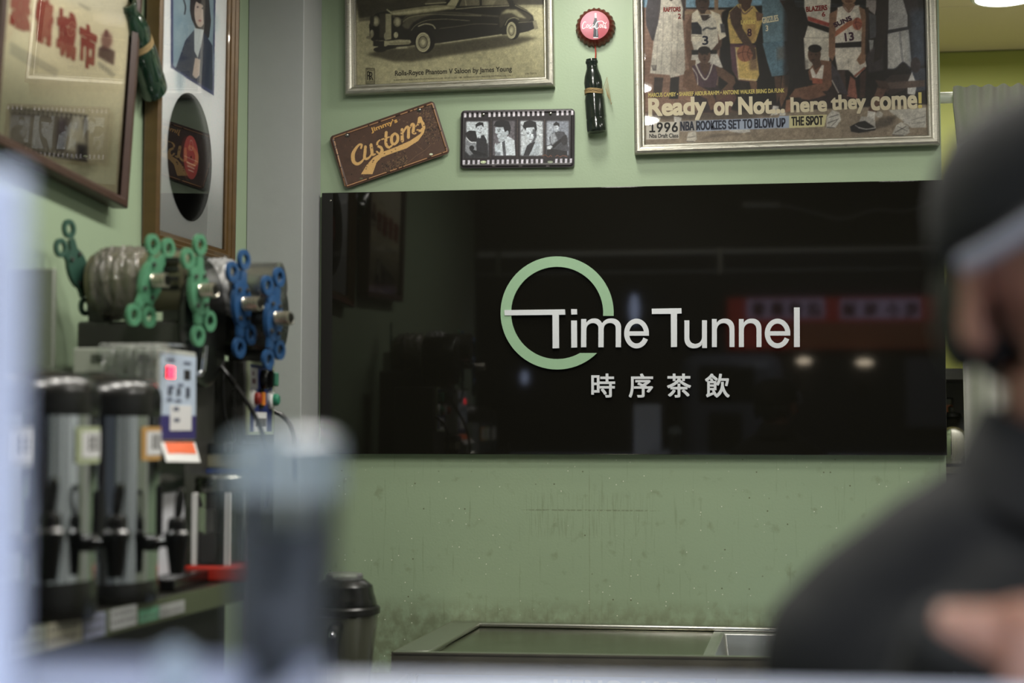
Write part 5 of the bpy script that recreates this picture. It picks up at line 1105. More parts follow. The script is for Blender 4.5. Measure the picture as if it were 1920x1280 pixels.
# ---------------------------------------------------------------- shaking machines
greenp = mat('green_clamp', (78, 132, 100), .4, nz=.08); bluep = mat('blue_clamp', (36, 74, 116), .4, nz=.1); dkgreen = mat('deep_green_clamp', (46, 78, 66), .4)
spring_m = mat('spring_steel', (190, 186, 172), .25, .9)
wrap = glassmat('plastic_wrap', (.90, .90, .84), .10, 1.5, .26, (.40, .38, .31), .9, 55)
silvm = mat('cast_aluminium', (150, 152, 148), .28, .9, nz=.1, rvar=.1)
dgrey = mat('dark_grey_enamel', (60, 60, 56), .4, nz=.06)
def loopring(mb, c, r1, r2, n=16, th=.0035):
    vs = []; fs = []
    for r, x in ((r1, -th), (r1, th), (r2, th), (r2, -th)):
        for k in range(n): a = 2*PI*k/n; vs.append(Vector((x, c[0]+r*math.cos(a), c[1]+r*math.sin(a))))
    for q in range(4):
        for k in range(n): fs.append((q*n+k, q*n+(k+1) % n, ((q+1) % 4)*n+(k+1) % n, ((q+1) % 4)*n+k))
    mb.add(vs, fs)
def clamp(parent, c, m, rot=0, sc=1, spring=True, slen=.05):
    """flat clover shaped cup clamp facing +x: plate with four finger rings, centre spring"""
    c = Vector(c); Rx = Matrix.Rotation(math.radians(-13), 3, 'Z') @ Matrix.Rotation(rot, 3, 'X')
    mb = MB(); rings = [(-.030, .058), (.012, .082), (.030, -.056), (-.010, -.080)]
    for y, z in rings:
        loopring(mb, (y, z), .0195, .0105); d = Vector((0, y, z)); d2 = d*(1-.021/d.length)
        mb.prism([(-.0035, q.x, q.y) for q in [Vector((y*.15, z*.15))+Vector((-z, y)).normalized()*.014, Vector((d2.y, d2.z))+Vector((-z, y)).normalized()*.008, Vector((d2.y, d2.z))-Vector((-z, y)).normalized()*.008, Vector((y*.15, z*.15))-Vector((-z, y)).normalized()*.014]], (.007, 0, 0))
    pl = [(.0, .030*math.cos(a), .044*math.sin(a)) for a in [2*PI*k/20 for k in range(20)]]
    mb.prism([(-.0045, y, z) for _, y, z in pl], (.009, 0, 0))
    mb.v = [c+Rx@(v*sc) for v in mb.v]; o = obj('clamp', mb, m, parent, world=True, smooth=True)
    mb = MB()
    for y, z in ((.014, .026), (-.014, .026), (.014, -.026), (-.014, -.026)): mb.cyl((.005, y, z), (.009, y, z), .004, n=10)
    mb.v = [c+Rx@(v*sc) for v in mb.v]; obj('rivets', mb, dgrey, o, world=True)['kind'] = 'stuff'
    if spring:
        P = [(.006+slen*.8*k/60, .0115*math.cos(k*.62), .0115*math.sin(k*.62)) for k in range(61)]
        mb = MB().tube(P, .0022, 6); mb.v = [c+Rx@(v*sc) for v in mb.v]; obj('spring', mb, spring_m, o, world=True, smooth=True)
        mb = MB().cyl((0, 0, 0), (slen, 0, 0), .006).cyl((slen*.82, 0, 0), (slen, 0, 0), .0095); mb.v = [c+Rx@(v*sc) for v in mb.v]; obj('spindle', mb, darkst, o, world=True, smooth=True)
    return o
dA = 2.76; mA = thing('shaking_machine', 'cup shaking machine with green ring clamps and plastic wrapped motor', 'machine', (D(250, 600, dA).x, D(250, 600, dA).y, ZT), 'cup shaking machines')
pA = D(110, 800, dA); pB = D(385, 800, dA+.03); yA = D(250, 600, dA).y
obj('cabinet', MB().box((pA.x+.01, yA+.04, ZT), (D(350, 800, dA+.03).x, yA+.21, D(250, 598, dA).z)), dgrey, mA, world=True, bevel=.006)
cz = D(230, 522, dA).z; ca = D(140, 522, dA); cb2 = D(352, 522, dA)
mo = obj('motor', MB().lathe([(.03, 0), (.052, .006), (.056, .03), (.056, cb2.x-ca.x-.01), (.04, cb2.x-ca.x)], Vector((ca.x, yA+.06, cz)), (1, 0, 0), 36), mat('bronze_grey_motor', (110, 106, 84), .4, .4), mA, world=True, smooth=True)
for i in range(4): z = cz+.030-i*.017; obj('vent', MB().box((cb2.x-.055, yA+.001, z), (cb2.x-.015, yA+.012, z+.008)), blackp, mo, world=True)
obj('rubber_ring', MB().lathe([(.055, 0), (.059, .002), (.059, .02), (.055, .022)], Vector((ca.x+.025, yA+.06, cz)), (1, 0, 0), 32), blackp, mo, world=True, smooth=True)
vs = []; fs = []; nn = 44; mm = 30; L = .115; x0 = D(146, 522, dA).x
for j in range(mm+1):
    for k in range(nn):
        a = 2*PI*k/nn; t = j/mm; rr = .0650*(1-.35*abs(2*t-1)**5)+.0022*math.sin(3*a+31*t+2*math.sin(a*3))+.0012*math.sin(7*a-57*t)+random.uniform(-.0022, .0022)
        vs.append((x0+t*L, yA+.06+rr*math.cos(a), cz-.002+rr*math.sin(a)*1.02))
for j in range(mm):
    for k in range(nn): fs.append((j*nn+k, j*nn+(k+1) % nn, (j+1)*nn+(k+1) % nn, (j+1)*nn+k))
obj('plastic_wrapping', MB().add(vs, fs), wrap, mA, world=True, smooth=True, angle=24, label='crinkled clear plastic wrapping')
dk_ = D(362, 590, dA+.02); obj('drum_plate', MB().lathe([(.02, 0), (.112, .0), (.118, .006), (.118, .014), (.105, .018), (.02, .018)], Vector((dk_.x-.012, yA+.10, D(362, 600, dA).z)), (1, 0, 0), 48), gloss, mA, world=True, smooth=True)
for xs in (pA.x+.03, cb2.x-.06): obj('support', MB().box((xs, yA+.045, D(250, 600, dA).z), (xs+.03, yA+.09, cz-.03)), dgrey, mA, world=True)
p = D(122, 498, dA); clamp(mA, (p.x, yA+.03, p.z), dkgreen, .5, .9, False)
p = D(282, 527, dA-.04); clamp(mA, (p.x, p.y, p.z), greenp, -.55, 1.0, True, .036)
obj('clamp_arm', MB().tube([(p.x-.03, p.y+.03, p.z), (p.x, p.y, p.z)], .008, 10), darkst, mA, world=True)
p = D(372, 545, dA-.01); clamp(mA, (p.x, p.y, p.z), greenp, .12, 1.0, True, .036)
obj('clamp_arm', MB().tube([(p.x-.012, p.y+.05, p.z), (p.x-.01, p.y, p.z), (p.x, p.y, p.z)], .008, 10), darkst, mA, world=True)
# chrome crank hanging under the drum
q = [D(386, 648, 2.74), D(385, 662, 2.74), D(381, 694, 2.74), D(375, 700, 2.74)]
obj('chrome_crank', MB().tube(q, [.0035, .004, .004, .005], 10).ell(q[-1], .006), mat('chrome', (200, 202, 204), .1, 1), mA, world=True, smooth=True)

dB = 3.02; pC_ = D(382, 690, dB); pD = D(461, 690, dB); yB = pD.y
mB = thing('shaking_machine', 'cup shaking machine with blue ring clamps beside the grey pillar', 'machine', (D(440, 600, dB).x, yB+.1, ZT), 'cup shaking machines')
zt2 = D(440, 676, dB).z
obj('cabinet', MB().box((pC_.x-.05, yB, ZT), (pD.x, yB+.20, zt2)), dgrey, mB, world=True, bevel=.004)
obj('corner_trim', MB().box((pD.x-.026, yB-.002, ZT), (pD.x-.020, yB, zt2)), silvm, mB, world=True)
# aisle side control panel
PQ = Plane((pD.x+.0005, yB+.004, D(461, 812, dB).z), (0, 1, 0), (0, 0, 1)); qw, qh = .165, zt2-D(461, 812, dB).z-.002
Lm = lambda bb: MB().add([PQ.M@v for v in bb.v], bb.f)
cpb = obj('control_panel', Lm(MB().box((0, 0, 0), (qw, qh, .004))), mat('panel_navy', (44, 56, 112), .3, nz=.15, nscale=14), mB, world=True, bevel=.002)
obj('panel_trim', Lm(MB().rect_frame(qw+.004, qh+.004, [(0, 0), (0, .006), (.006, .006), (.006, .003)], (-.002, -.002))), mat('pale_green_trim', (176, 186, 156), .4), cpb, world=True)
obj('badge', Lm(MB().box((.010, qh-.052, .004), (.058, qh-.010, .005))), mat('badge_grey', (150, 150, 150), .4), cpb, world=True)
obj('badge_mark', Lm(MB().box((.022, qh-.026, .005), (.032, qh-.018, .0055)).box((.020, qh-.042, .005), (.042, qh-.032, .0055))), mat('badge_dark', (70, 40, 50), .5), cpb, world=True)
obj('knob', Lm(MB().lathe([(.020, .004), (.020, .014), (.017, .018), (.001, .018)], (.092, qh-.032, 0), n=24).box((.088, qh-.05, .016), (.096, qh-.014, .026))), gloss, cpb, world=True, smooth=True)
obj('green_grip', Lm(MB().box((.128, qh-.045, .004), (.150, qh-.016, .022))), mat('grip_green', (60, 120, 96), .4), cpb, world=True, bevel=.003)
zb_ = D(475, 747, dB).z-PQ.O.z
for y, nm, c, lb_ in ((.020, 'red', (150, 44, 34), 'red push button'), (.146, 'green', (44, 120, 92), 'green push button')):
    bt = obj('button', Lm(MB().lathe([(.019, .004), (.019, .010), (.015, .013), (.012, .013)], (y, zb_, 0), n=28)), mat('white_plastic', (225, 225, 222)), cpb, world=True, smooth=True, label=lb_)
    obj('button_cap', Lm(MB().lathe([(.0125, .012), (.0125, .020), (.009, .0235), (.001, .024)], (y, zb_, 0), n=24)), mat(nm+'_cap', c, .35), bt, world=True, smooth=True)
rs = obj('rocker_switch', Lm(MB().box((.070, zb_-.018, .004), (.094, zb_+.020, .008))), gloss, cpb, world=True, bevel=.001)
obj('orange_rocker', Lm(MB().box((.074, zb_-.012, .008), (.090, zb_+.014, .012))), mat('amber', (200, 118, 40), .3, emit=.25), rs, world=True, bevel=.001)
obj('paper_note', Lm(MB().box((.036, .004, .004), (.120, .042, .005))), mat('label_white', (222, 222, 222)), cpb, world=True)
mb = MB()
for k in range(9): mb.box((.045+k*.008, .014, .005), (.050+k*.008, .030, .0056))
obj('note_marks', Lm(mb), mat('black_ink', (30, 28, 28)), cpb, world=True)['kind'] = 'stuff'
# motor drum B
cB = D(400, 588, dB); cE = D(508, 588, dB); rB = 77/2880*dB
yc_ = yB+.05
obj('drum', MB().lathe([(rB*.8, 0), (rB, .008), (rB, cE.x-cB.x-.004), (rB*.97, cE.x-cB.x), (rB*.5, cE.x-cB.x)], Vector((cB.x, yc_, cB.z)), (1, 0, 0), 44), mat('dark_drum', (64, 66, 62), .25, .7, rvar=.08), mB, world=True, smooth=True)
o_ = obj('upper_motor', MB().lathe([(.03, 0), (.046, .005), (.046, .16), (.03, .165)], Vector((D(385, 550, dB).x, yB-.045, D(400, 540, dB).z)), (1, 0, 0), 36), silvm, mB, world=True, smooth=True)
obj('end_cover', MB().lathe([(.001, 0), (.045, 0), (.047, .004), (.045, .010), (.001, .011)], Vector((D(500, 540, dB).x, yc_-.02, D(505, 552, dB).z)), (1, .0, 0), 32), dgrey, mB, world=True, smooth=True)
vs = []; fs = []; L = .075; x0 = D(386, 530, dB).x
for j in range(19):
    for k in range(nn):
        a = 2*PI*k/nn; t = j/18; rr = .056*(1-.3*abs(2*t-1)**4)+.003*math.sin(5*a+9*t*3)+.002*math.sin(11*a-17*t)+random.uniform(-.001, .001); vs.append((x0+t*L, yB-.045+rr*math.cos(a), D(400, 542, dB).z+rr*math.sin(a)))
for j in range(18):
    for k in range(nn): fs.append((j*nn+k, j*nn+(k+1) % nn, (j+1)*nn+(k+1) % nn, (j+1)*nn+k))
obj('plastic_wrapping', MB().add(vs, fs), glassmat('plastic_wrap_pale', (.95, .95, .95), .10, 1.5, .40, (.62, .62, .62), .9, 55), mB, world=True, smooth=True, angle=180)
obj('support', MB().box((cB.x+.02, yB+.02, zt2), (cB.x+.09, yB+.10, cB.z-rB*.7)), dgrey, mB, world=True)
p = D(452, 570, dB-.14); clamp(mB, p, bluep, .05, 1.02, True, .042)
obj('clamp_arm', MB().tube([(p.x-.006, p.y, p.z), (p.x-.006, yB-.03, p.z)], .008, 10), darkst, mB, world=True)
p = D(512, 597, dB-.10); clamp(mB, p, bluep, -.1, 1.0, True, .04)
obj('clamp_arm', MB().tube([(p.x-.006, p.y, p.z), (p.x-.006, yB+.02, p.z)], .008, 10), darkst, mB, world=True)
q = [D(530+6*math.sin(k*.5), 585+k*1.3, dB-.10) for k in range(30)]; obj('wire_curl', MB().tube(q, .0011, 5), darkst, mB, world=True, smooth=True)
def cable(pts, r, label, m=None):
    P = []
    for i in range(len(pts)-1):
        p0, p1, p2, p3 = pts[max(i-1, 0)], pts[i], pts[i+1], pts[min(i+2, len(pts)-1)]
        for k in range(8): t = k/8; P.append(.5*((2*p1)+(p2-p0)*t+(2*p0-5*p1+4*p2-p3)*t*t+(3*p1-p0-3*p2+p3)*t**3))
    P.append(pts[-1]); return tag(obj('power_cable', MB().tube(P, r, 10), m or blackp, None, smooth=True), label, 'cable')
cable([D(402, 650, 2.96), D(412, 680, 2.93), D(440, 720, 2.92), D(470, 765, 2.92), D(492, 812, 2.92), D(505, 880, 2.92), onz(510, 1060, ZT+.02)*0+D(500, 950, 2.94)], .0045, 'thick black cable crossing in front of the blue button panel')
cable([D(418, 660, 3.0), D(418, 720, 2.985), D(420, 770, 2.985), D(430, 810, 2.985), D(440, 850, 2.985)], .0038, 'thin black cable hanging down the dark cabinet')
cable([D(512, 770, 3.2), D(530, 780, 3.2), D(545, 798, 3.2), D(552, 830, 3.2), D(553, 900, 3.2)], .005, 'black cable looping down beside the grey pillar')
# dark shelf, tray and grinder between the machines
gx = D(372, 880, 2.72); gy = gx.y
gr = thing('glass_grinder', 'glass sided canister with a steel lid beside the white sugar machine', 'canister', (D(395, 1000, 2.7).x, gy+.06, ZT))
gz0 = ZT+.028; gz1 = D(395, 925, 2.7).z; gxa, gxb = D(352, 1000, 2.7).x, D(426, 1000, 2.7).x
obj('red_base', MB().box((gxa-.012, gy-.005, ZT), (gxb+.03, gy+.11, gz0)), mat('red_plastic', (176, 44, 30), .4, nz=.1), gr, world=True, bevel=.005)
for x in (gxa, gxb-.010):
    for y in (gy+.002, gy+.095): obj('corner_post', MB().box((x, y, gz0), (x+.010, y+.010, gz1)), mat('white_plastic', (225, 225, 222)), gr, world=True, bevel=.001)
obj('glass_wall', MB().box((gxa+.002, gy+.004, gz0), (gxb-.002, gy+.102, gz1-.001)), glassmat('canister_glass', (.80, .82, .78), .02, 1.5, .06, (.3, .3, .28)), gr, world=True)
obj('dark_contents', MB().box((gxa+.012, gy+.016, gz0+.001), (gxb-.014, gy+.09, gz0+(gz1-gz0)*.42)), mat('dark_tea_leaves', (40, 36, 28), .8, nz=.4, nscale=150, bump=.8, bscale=200), gr, world=True)
obj('auger', MB().cyl(Vector(((gxa+gxb)/2, gy+.05, gz0+.02)), Vector(((gxa+gxb)/2, gy+.05, gz1)), .009).cyl(Vector(((gxa+gxb)/2, gy+.05, gz1-.03)), Vector(((gxa+gxb)/2, gy+.05, gz1)), .024), gloss, gr, world=True, smooth=True)
obj('steel_lid', MB().lathe([(.045, 0), (.048, .002), (.048, .026), (.044, .030), (.001, .030)], Vector(((gxa+gxb)/2+.004, gy+.052, gz1)), (0, 0, 1), 40), steel, gr, world=True, smooth=True)
# shelf tray above the canister
sz0 = D(400, 886, 2.9).z
st_ = thing('shelf_tray', 'dark shelf with a blue edge strip between the two machines', 'shelf', (D(400, 880, 2.9).x, D(400, 880, 2.9).y, sz0))
ps, pe = D(366, 886, 2.9), D(470, 886, 2.9)
obj('board', MB().box((ps.x, ps.y, sz0), (pe.x, ps.y+.10, sz0+.008)), gloss, st_, world=True); obj('blue_edge', MB().box((D(386, 886, 2.9).x, ps.y-.002, sz0-.001), (pe.x, ps.y, sz0+.008)), mat('blue_strip', (50, 66, 120), .4), st_, world=True)
obj('rear_leg', MB().box((pe.x-.02, ps.y+.08, ZT), (pe.x, ps.y+.10, sz0)), darkst, st_, world=True); obj('rear_leg', MB().box((ps.x, ps.y+.08, ZT), (ps.x+.02, ps.y+.10, sz0)), darkst, st_, world=True)
p0_ = D(382, 869, 2.9)
bxr = thing('tan_box', 'low tan plastic box lying on the dark shelf', 'box', (p0_.x+.05, ps.y+.05, sz0+.008))
obj('box_body', MB().box((p0_.x, ps.y+.005, sz0+.008), (pe.x-.01, ps.y+.09, D(400, 850, 2.9).z)), mat('tan_plastic', (128, 124, 100), .4), bxr, world=True, bevel=.004)
obj('box_lid', MB().box((p0_.x-.003, ps.y+.002, D(400, 850, 2.9).z), (pe.x-.007, ps.y+.093, D(400, 830, 2.9).z)), gloss, bxr, world=True, bevel=.003)
for px in (424, 434): p = D(px, 838, 2.9); obj('chrome_latch', MB().box((p.x-.004, ps.y-.004, p.z-.010), (p.x+.003, ps.y+.002, p.z+.010)), MATS['chrome'], bxr, world=True, bevel=.001)

# ---------------------------------------------------------------- low side table with the dark blender jar
zT2 = .80; bj = D(648, 1200, 3.28); tb = thing('side_table', 'low dark table hidden behind the counter, carrying the dark jug', 'table', (bj.x, bj.y, 0))
obj('tabletop', MB().box((bj.x-.20, bj.y-.16, zT2-.03), (bj.x+.10, bj.y+.18, zT2)), darkst, tb, world=True, bevel=.003)
for x in (-.19, .07):
    for y in (-.15, .15): obj('leg', MB().box((bj.x+x, bj.y+y, 0), (bj.x+x+.025, bj.y+y+.025, zT2-.03)), darkst, tb, world=True)
sm = glassmat('smoky_plastic', (.50, .50, .42), .08, 1.5, .55, (.10, .10, .08)); k_ = 3.28/2880
zz = lambda py: CZ+(800-py)*k_-zT2
rt, rbm = 62*k_, 46*k_
jug = thing('blender_jug', 'smoky ribbed jug with a black lid standing left of the steel bench', 'jug', (bj.x-.002, bj.y, zT2))
h0 = zz(1150)
vs = []; fs = []; n = 48; rows = [(.90, 0), (1, .004), (1, .3), (1, .97), (1.0, 1.0)]
for q, t in rows:
    for k in range(n):
        a = 2*PI*k/n; r_ = (rbm+(rt-rbm)*t)*q+(.0022 if (k//3) % 2 else 0)*(0 < t < 1); vs.append((r_*math.cos(a), r_*math.sin(a), t*h0))
for j in range(4):
    for k in range(n): fs.append((j*n+k, j*n+(k+1) % n, (j+1)*n+(k+1) % n, (j+1)*n+k))
fs.append(tuple(range(n))[::-1]); obj('jug_body', MB().add(vs, fs), mat('smoky_jug', (78, 80, 68), .18, spec=.6, coat=.3), jug, smooth=True)
obj('collar', MB().lathe([(rt, 0), (rt*1.07, .002), (rt*1.07, .014), (rt*1.0, .018), (rt*.9, .018)], (0, 0, h0), n=48), blackp, jug, smooth=True)
obj('lid', MB().lathe([(rt*.95, .016), (rt*.97, .022), (rt*.93, .034), (rt*.88, .044), (rt*.84, .060), (rt*.62, .072), (rt*.55, .074)], (0, 0, h0), n=48), gloss, jug, smooth=True)
obj('clear_cap', MB().lathe([(rt*.55, .070), (rt*.55, .082), (rt*.50, .086), (.001, .086)], (0, 0, h0), n=36), glassmat('cap_clear', (.85, .86, .85), .03, 1.5, .25, (.5, .5, .5)), jug, smooth=True)
hd = Vector((math.cos(math.radians(-88)), math.sin(math.radians(-88)), 0)); hz = h0-.018
ho = obj('handle', MB().tube([hd*(rt*.95)+Vector((0, 0, hz)), hd*(rt+.035)+Vector((0, 0, hz-.004)), hd*(rt+.045)+Vector((0, 0, hz-.03)), hd*(rt+.038)+Vector((0, 0, hz-.12)), hd*(rbm*.95)+Vector((0, 0, .02))], [.012, .013, .013, .012, .010], 12), gloss, jug, smooth=True)
obj('handle_stud', MB().ell(hd*(rt+.048)+Vector((0, 0, hz-.012)), .008), MATS['chrome'], ho, smooth=True)

# ---------------------------------------------------------------- service counter in front of the camera
ZC = D(1000, 1271, .85).z; yb = D(1000, 1271, .85).y
cn = thing('service_counter', 'white service counter running along the bottom of the view', 'counter', (0.1, yb-.2, 0))
whitec = mat('pale_laminate', (214, 220, 236), .35, nz=.03)
obj('countertop', MB().box((XL+.01, FY-.02, ZC-.03), (1.8, yb, ZC)), whitec, cn, world=True, bevel=.003)
obj('counter_body', MB().box((XL+.02, FY+.005, 0), (1.78, yb-.05, ZC-.03)), mat('counter_front', (120, 124, 130), .5), cn, world=True)
# white board standing at the left edge, with brown print on its face
dl = .64; e = D(41, 640, dl)
wb = thing('menu_stand', 'out of focus pale board standing on the counter at the left edge', 'board', (e.x-.06, e.y, ZC))
ztp = D(20, 318, dl).z
obj('board', MB().box((e.x-.13, e.y-.006, ZC), (e.x, e.y+.006, ztp)), whitec, wb, world=True, bevel=.004)
obj('printed_sheet', MB().box((e.x-.12, e.y-.0075, ZC+.05), (e.x-.014, e.y-.006, D(0, 480, dl).z)), mat('brown_print', (132, 112, 116), .5, nz=.2), wb, world=True)
obj('foot', MB().box((e.x-.135, e.y-.035, ZC), (e.x+.003, e.y+.035, ZC+.008)), whitec, wb, world=True, bevel=.002)
# frosted tray
d2 = .76; ta, tb_ = D(48, 1200, d2), D(640, 1200, d2+.02)
ft = thing('frosted_tray', 'low frosted plastic tray on the counter at bottom left', 'tray', ((ta.x+tb_.x)/2, ta.y-.02, ZC))
fro = glassmat('frosted_plastic', (.9, .92, .97), .3, 1.45, .42, (.62, .66, .80))
htp = D(300, 1226, d2).z-ZC
mb = MB().box((ta.x, ta.y-.10, ZC+.0005), (tb_.x, ta.y, ZC+.004)).box((ta.x, ta.y-.003, ZC+.004), (tb_.x, ta.y, ZC+htp)).box((ta.x, ta.y-.10, ZC+.004), (tb_.x, ta.y-.097, ZC+htp*.8)).box((ta.x, ta.y-.097, ZC+.004), (ta.x+.003, ta.y-.003, ZC+htp*.9)).box((tb_.x-.003, ta.y-.097, ZC+.004), (tb_.x, ta.y-.003, ZC+htp*.9))
obj('tray_body', mb, fro, ft, world=True)
for i, px in enumerate((305, 330, 352)):
    p = D(px, 1250, d2-.03); t = thing('straw_pack', ['first', 'second', 'third'][i]+' white paper sachet from the left in the frosted tray', 'sachet', (p.x, p.y, ZC+.004), 'sachets in the tray')
    obj('sachet', MB().box((-.003, -.002, 0), (.003, .002, .028+.003*(i % 2))), mat('white_paper', (188, 200, 206), .6), t, bevel=.0008)
# clear cup: a domed plastic cup with a pale lid, half full of dark drink
dc = .76; c0 = D(530, 1240, dc); kc = dc/2880; cup = thing('clear_cup', 'blurred clear plastic cup with a pale domed lid on the counter', 'cup', (c0.x, c0.y+.0, ZC))
zc = lambda py: CZ+(800-py)*kc-ZC
cupm = glassmat('cup_plastic', (.74, .78, .78), .06, 1.5, .10, (.30, .33, .33)); R1, R0 = 104*kc, 88*kc
obj('cup_wall', MB().lathe([(R0, .002), (R0, .006), (R1, zc(930)), (R1*1.03, zc(926))], n=40, cap=False), cupm, cup, smooth=True)
obj('cup_bottom', MB().lathe([(.001, .002), (R0, .002), (R0, .0045), (.001, .0045)], n=40, cap=False), cupm, cup, smooth=True)
obj('drink', MB().lathe([(.001, .006), (R0*.96, .007), (R1*.93, zc(985)), (.001, zc(985))], n=40, cap=False), mat('dark_tea', (34, 33, 30), .3, nz=.6, nscale=30), cup, smooth=True)
obj('sealing_film', MB().lathe([(.001, zc(930)), (R1*1.02, zc(930)), (R1*1.03, zc(927)), (.001, zc(925))], n=40, cap=False), mat('pale_film', (140, 138, 132), .4), cup, smooth=True)
lidm = glassmat('milky_lid', (.90, .94, .94), .15, 1.45, .42, (.50, .57, .57))
obj('domed_lid', MB().lathe([(R1*1.06, zc(926)), (R1*1.07, zc(915)), (R1*1.05, zc(880)), (R1*1.04, zc(840)), (R1*.98, zc(822)), (R1*.8, zc(812)), (.001, zc(808))], n=40, cap=False), lidm, cup, smooth=True)

# ---------------------------------------------------------------- street side, seen mirrored in the black sign
ys = -9.4
struct('floor_street', MB().box((-5, ys-.2, -.12), (7, FY-.1, -.02)), mat('asphalt', (60, 60, 60), .8, nz=.2))
struct('wall_street', MB().box((-5, ys-.3, -.1), (7, ys, 5)), mat('street_facade', (44, 44, 46), .7, nz=.2, nscale=3))
def street_sign(nm, label, x0, y0, x1, y1, col, em, ecol=None, th=.08, cat='sign'):
    a = mir(x0, y1, ys+th); b = mir(x1, y0, ys+th); t = thing(nm, label, cat, ((a.x+b.x)/2, ys, a.z))
    obj('face', MB().box((a.x, ys+.001, a.z), (b.x, ys+th, b.z)), mat(nm+'_face', col, .5, emit=em, ecol=ecol or col, nz=.3, nscale=3), t, world=True, bevel=.005); return t, a, b
ss, sa, sb_ = street_sign('shop_sign', 'red and white lit shop sign across the street, mirrored in the black panel', 1365, 555, 1790, 654, (190, 60, 52), .9)
def patchs(x0, y0, x1, y1, col, em): a = mir(x0, y1, ys+.09); b = mir(x1, y0, ys+.09); obj('lit_patch', MB().box((a.x, ys+.081, a.z), (b.x, ys+.085, b.z)), mat('lit_%d_%d_%d' % col, col, .5, emit=em), ss, world=True)
patchs(1400, 560, 1545, 598, (190, 170, 200), 1.3); patchs(1575, 560, 1725, 598, (190, 170, 200), 1.3); patchs(1480, 602, 1765, 652, (150, 90, 60), .6)
mb = MB()
for ch, x0, x1, y0, y1 in (('香', 1408, 1436, 566, 594), ('雞', 1444, 1470, 566, 594), ('排', 1478, 1504, 566, 594), ('店', 1512, 1540, 566, 594), ('滷', 1580, 1606, 566, 594), ('味', 1618, 1644, 566, 594), ('小', 1660, 1686, 566, 594), ('吃', 1694, 1720, 566, 594)):
    a = mir(x0, y1, ys+.09); b = mir(x1, y0, ys+.09); tm = MB(); text_fit(tm, ch, (-b.x, a.z), (-a.x, a.z), b.z-a.z, 0, bold=.006); mb.add([Vector((-v.x, ys+.087+v.z*.5, v.y)) for v in tm.v], [f[::-1] for f in tm.f])
obj('lettering', mb, mat('maroon_ink', (110, 30, 40), .6), ss, world=True)
LT = [(1410, 672), (1507, 677), (1620, 680), (1483, 735), (985, 708), (1190, 580)]
LNm = ['small street lamp left of the pair under the lit shop sign', 'middle street lamp under the lit shop sign', 'right street lamp under the lit shop sign', 'round bulb hanging low across the street', 'small bulb across the street behind the green ring reflection', 'tall pale lamp across the street by the letter e reflection']
for i, (x, y) in enumerate(LT):
    p = mir(x, y, ys+.25); t = thing('street_lamp', LNm[i], 'lamp', (p.x, p.y, p.z), 'street lamps across the road')
    obj('bulb', MB().ell((0, 0, 0), [(.05, .05, .02), (.06, .05, .025), (.07, .05, .025), (.035, .035, .05), (.03, .03, .06), (.04, .04, .13)][i]), mat('bulb_glow_%d' % (i > 3), (255, 236, 205) if i < 4 else (190, 205, 240), .5, emit=[11, 4][i > 3]), t, smooth=True)
    obj('arm', MB().cyl(Vector((0, -.24, .05)), Vector((0, -.02, .0)), .012), darkst, t)
# parked van outline and an air conditioner opposite
va, vb = mir(1300, 865, -8.2), mir(1420, 650, -8.2)
van = thing('parked_van', 'pale van front parked across the street, mirrored in the sign', 'van', ((va.x+vb.x)/2, -8.6, 0))
vm = mat('van_paint', (150, 152, 162), .4)
obj('cab', MB().box((va.x-.1, -9.1, .25), (vb.x+.2, -8.25, vb.z-.05)), vm, van, world=True, bevel=.12); obj('windscreen', MB().box((va.x+.05, -8.262, (va.z+vb.z)/2+.02), (vb.x-.02, -8.235, vb.z-.14)), gloss, van, world=True, bevel=.02)
obj('grille', MB().box((va.x+.12, -8.26, va.z+.02), (vb.x-.12, -8.235, (va.z+vb.z)/2-.06)), darkst, van, world=True, bevel=.01)
for x in (va.x+.02, vb.x-.08): obj('wheel', MB().lathe([(.28, 0), (.3, .03), (.3, .18), (.26, .2)], (x, -8.7, .28), (1, 0, 0), 24), blackp, van, world=True, smooth=True)
pa, pb2 = mir(1700, 800, ys+.06), mir(1775, 670, ys+.06)
tag(obj('wall_poster_board', MB().box((pa.x, ys, pa.z), (pb2.x+.3, ys+.06, pb2.z)), mat('dim_board', (120, 122, 130), .6, emit=.06), None), 'pale board on the facade across the street below the lit sign', 'board')
# wavy light cable under the header
lc = [mir(x, y, FY+.03) for x, y in ((1392, 386), (1470, 388), (1530, 402), (1580, 412), (1640, 396), (1700, 397), (1768, 370))]
cable(lc, .006, 'pale wavy lamp cable under the header of the service opening', mat('pale_cable', (190, 190, 190), .5))
ca_ = [mir(x, 386, FY+.03) for x in (1392, 1462)]; tag(obj('lamp_batten', MB().tube(ca_, .014, 10), MATS['white_enamel'], None, smooth=True), 'short white lamp batten under the header of the opening', 'lamp')

# ---------------------------------------------------------------- the person behind the counter
skin = mat('skin', (160, 114, 92), .5, nz=.06, nscale=30); skin.node_tree.nodes['Principled BSDF'].inputs['Subsurface Weight'].default_value = .12
skin.node_tree.nodes['Principled BSDF'].inputs['Subsurface Scale'].default_value = .02
cloth = mat('black_cotton', (30, 29, 26), .9, nz=.1, nscale=200, bump=.3, bscale=30)
dp = 1.0; c = D(2066, 800, dp); PX, PY = c.x, c.y
per = thing('person', 'person in long-sleeved black top and black cap standing behind the counter, cropped at right', 'person', Matrix.Translation((PX, PY, 0)) @ Matrix.Rotation(math.radians(6), 4, 'Z'))
MP = MWD[per.name]; inv = MP.inverted()
hw = D(2062, 1250, .83); hw.z = ZC+.013; hand = inv@hw                       # where the hand holds the shaker
V = Vector
sh_l, sh_r = V((-.150, .015, 1.22)), V((.150, .015, 1.22))
el_l = V((-.165, .0, 1.01)); wr_l = hand+V((-.058, .040, .002)); el_r = V((.225, -.01, 1.01)); wr_r = V((.10, -.17, 1.13))
